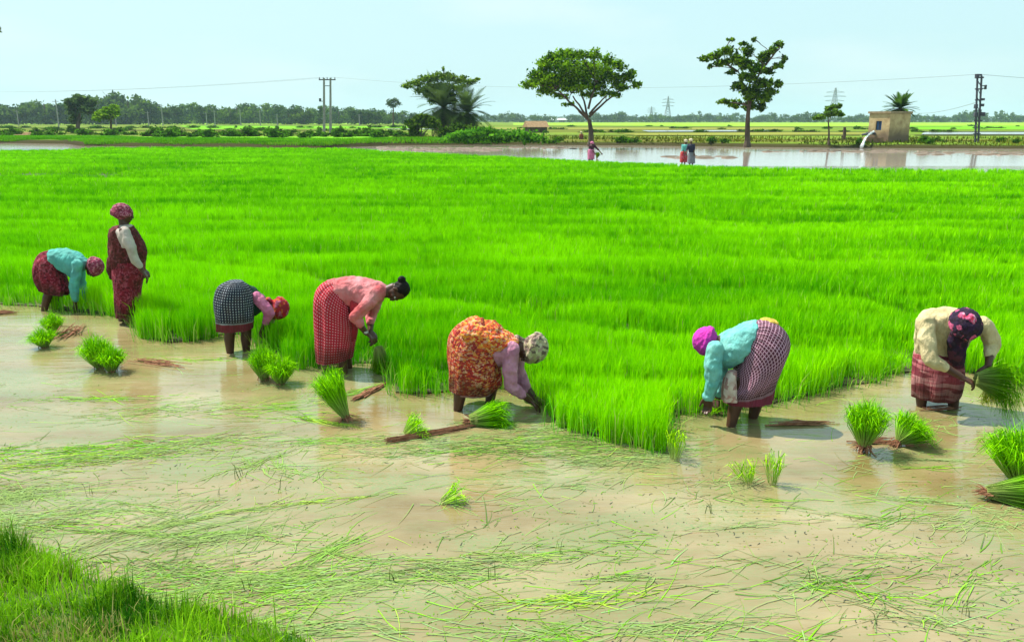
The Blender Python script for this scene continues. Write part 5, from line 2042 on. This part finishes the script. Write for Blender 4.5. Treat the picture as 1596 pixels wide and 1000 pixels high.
    a = W(1352, 213, Y - 1.2); b_ = W(1376, 213, Y - 1.4)
    a.z = b_.z = .1
    d = Vector((0, 1.0, 0))
    for s0, s1 in ((a, b_), (b_, b_ + d), (a, a + d)):
        c = (s0 + s1) / 2
        dd = s1 - s0
        add_box(bm, c + Vector((0, 0, .35)), (dd.length + .1, .14, .9), dd.to_track_quat('X', 'Z').to_matrix())
    finish_local(e, "cistern", bm, plain("wet_brick", (.16, .08, .05), (.28, .17, .10), 3, .8, .4, .03))
    # falling water
    bm = bmesh.new()
    s = W(1357, 208, Y - 1.6)
    pts = [W(1362, 205, Y - .8), s, W(1350, 214, Y - 2.4), W(1346, 222, Y - 3.4), W(1343, 229, Y - 4.2)]
    add_tube(bm, catmull(pts, 4), [.07] * 9 + [.08, .09, .10, .11, .12, .13, .14, .15], 8)
    bmesh.ops.subdivide_edges(bm, edges=bm.edges[:], cuts=1)
    for v in bm.verts:
        v.co += Vector((rnd.gauss(0, .02), rnd.gauss(0, .02), rnd.gauss(0, .02)))
    o = put("water_jet", bm_mesh("water_jet", bm), plain("foamy_water", (.55, .58, .58), (.75, .78, .78), 6, .3, .5, .03))
    tag(o, "white foaming water pouring from the hut pipe into the flooded field", "water jet")


hut()

# dark stump left of hut, sheds far away
bm = bmesh.new()
add_tube(bm, [Vector((0, 0, -.1)), Vector((.03, 0, .6)), Vector((-.02, 0, 1.3))], [.2, .17, .14], 9)
add_tube(bm, [Vector((0, 0, .5)), Vector((-.3, 0, .3))], [.08, .05], 6)
tag(put("stump", bm_mesh("stump", bm), M_BARK, loc=G(1315, 218, LZ)), "dark stump standing between the young tree and the hut", "stump")


def shelter(label, px, py, w_, d_, h_, roofm, wallm, rp=.5, yaw=.2):
    g = G(px, py, LZ)
    e = empty("shed", g)
    tag(e, label, "shed")
    e.rotation_euler.z = yaw
    bm = bmesh.new()
    add_box(bm, Vector((0, 0, h_ / 2)), (w_, d_, h_))
    put("wall", bm_mesh("wall", bm), wallm, e)
    bm = bmesh.new()
    a = w_ / 2 + .3
    b_ = d_ / 2 + .3
    vs = [bm.verts.new(q) for q in ((-a, -b_, h_ + .01), (a, -b_, h_ + .01), (a, b_, h_ + .01), (-a, b_, h_ + .01), (-a, 0, h_ + rp), (a, 0, h_ + rp))]
    for f_ in ((0, 1, 5, 4), (3, 4, 5, 2), (0, 4, 3), (1, 2, 5), (0, 3, 2, 1)):
        bm.faces.new([vs[i] for i in f_])
    put("roof", bm_mesh("roof", bm), roofm, e)
    bm = bmesh.new()
    add_box(bm, Vector((0, -d_ / 2 - .02, h_ * .4)), (w_ * .25, .06, h_ * .8))
    put("door", bm_mesh("door", bm), M_BARK, e)


thatch = plain("thatch", (.20, .12, .06), (.34, .22, .12), 4, .95, .5, .05)
shelter("small brown thatched shelter in the fields left of the umbrella tree", 835, 207, 3.2, 2.4, .9, thatch, M_BARK, 1.0, .3)
shelter("long low white shed far off under the hazy treeline", 875, 190.8, 26, 10, 2.6, plain("white_sheet", (.65, .7, .72), (.75, .78, .8), 1, .5, 0), plain("pale_wall", (.35, .36, .36), (.45, .45, .45), 1, .8, 0), 2, 0)
shelter("tiny white walled house at the foot of the left treeline", 392, 191.4, 8, 6, 3.4, plain("tin_sheet", (.6, .62, .63), (.7, .7, .7), 1, .5, 0), plain("white_wall", (.6, .6, .58), (.7, .68, .66), 1, .8, 0), 1.4, .2)

# ================================================================ HAZE
bm = bmesh.new()
add_box(bm, Vector((0, 1460, 24)), (5800, 3120, 51))
m = bpy.data.materials.new("haze")
m.use_nodes = True
t = m.node_tree
t.nodes.clear()
vo = t.nodes.new("ShaderNodeVolumePrincipled")
vo.inputs["Density"].default_value = 0.00015
vo.inputs["Color"].default_value = (.62, .84, 1.0, 1)
vo.inputs["Anisotropy"].default_value = 0.2
ou = t.nodes.new("ShaderNodeOutputMaterial")
t.links.new(vo.outputs[0], ou.inputs["Volume"])
tag(put("haze", bm_mesh("haze", bm), m), kind="stuff")
for o in S.objects:
    if "_base" in o:
        del o["_base"]
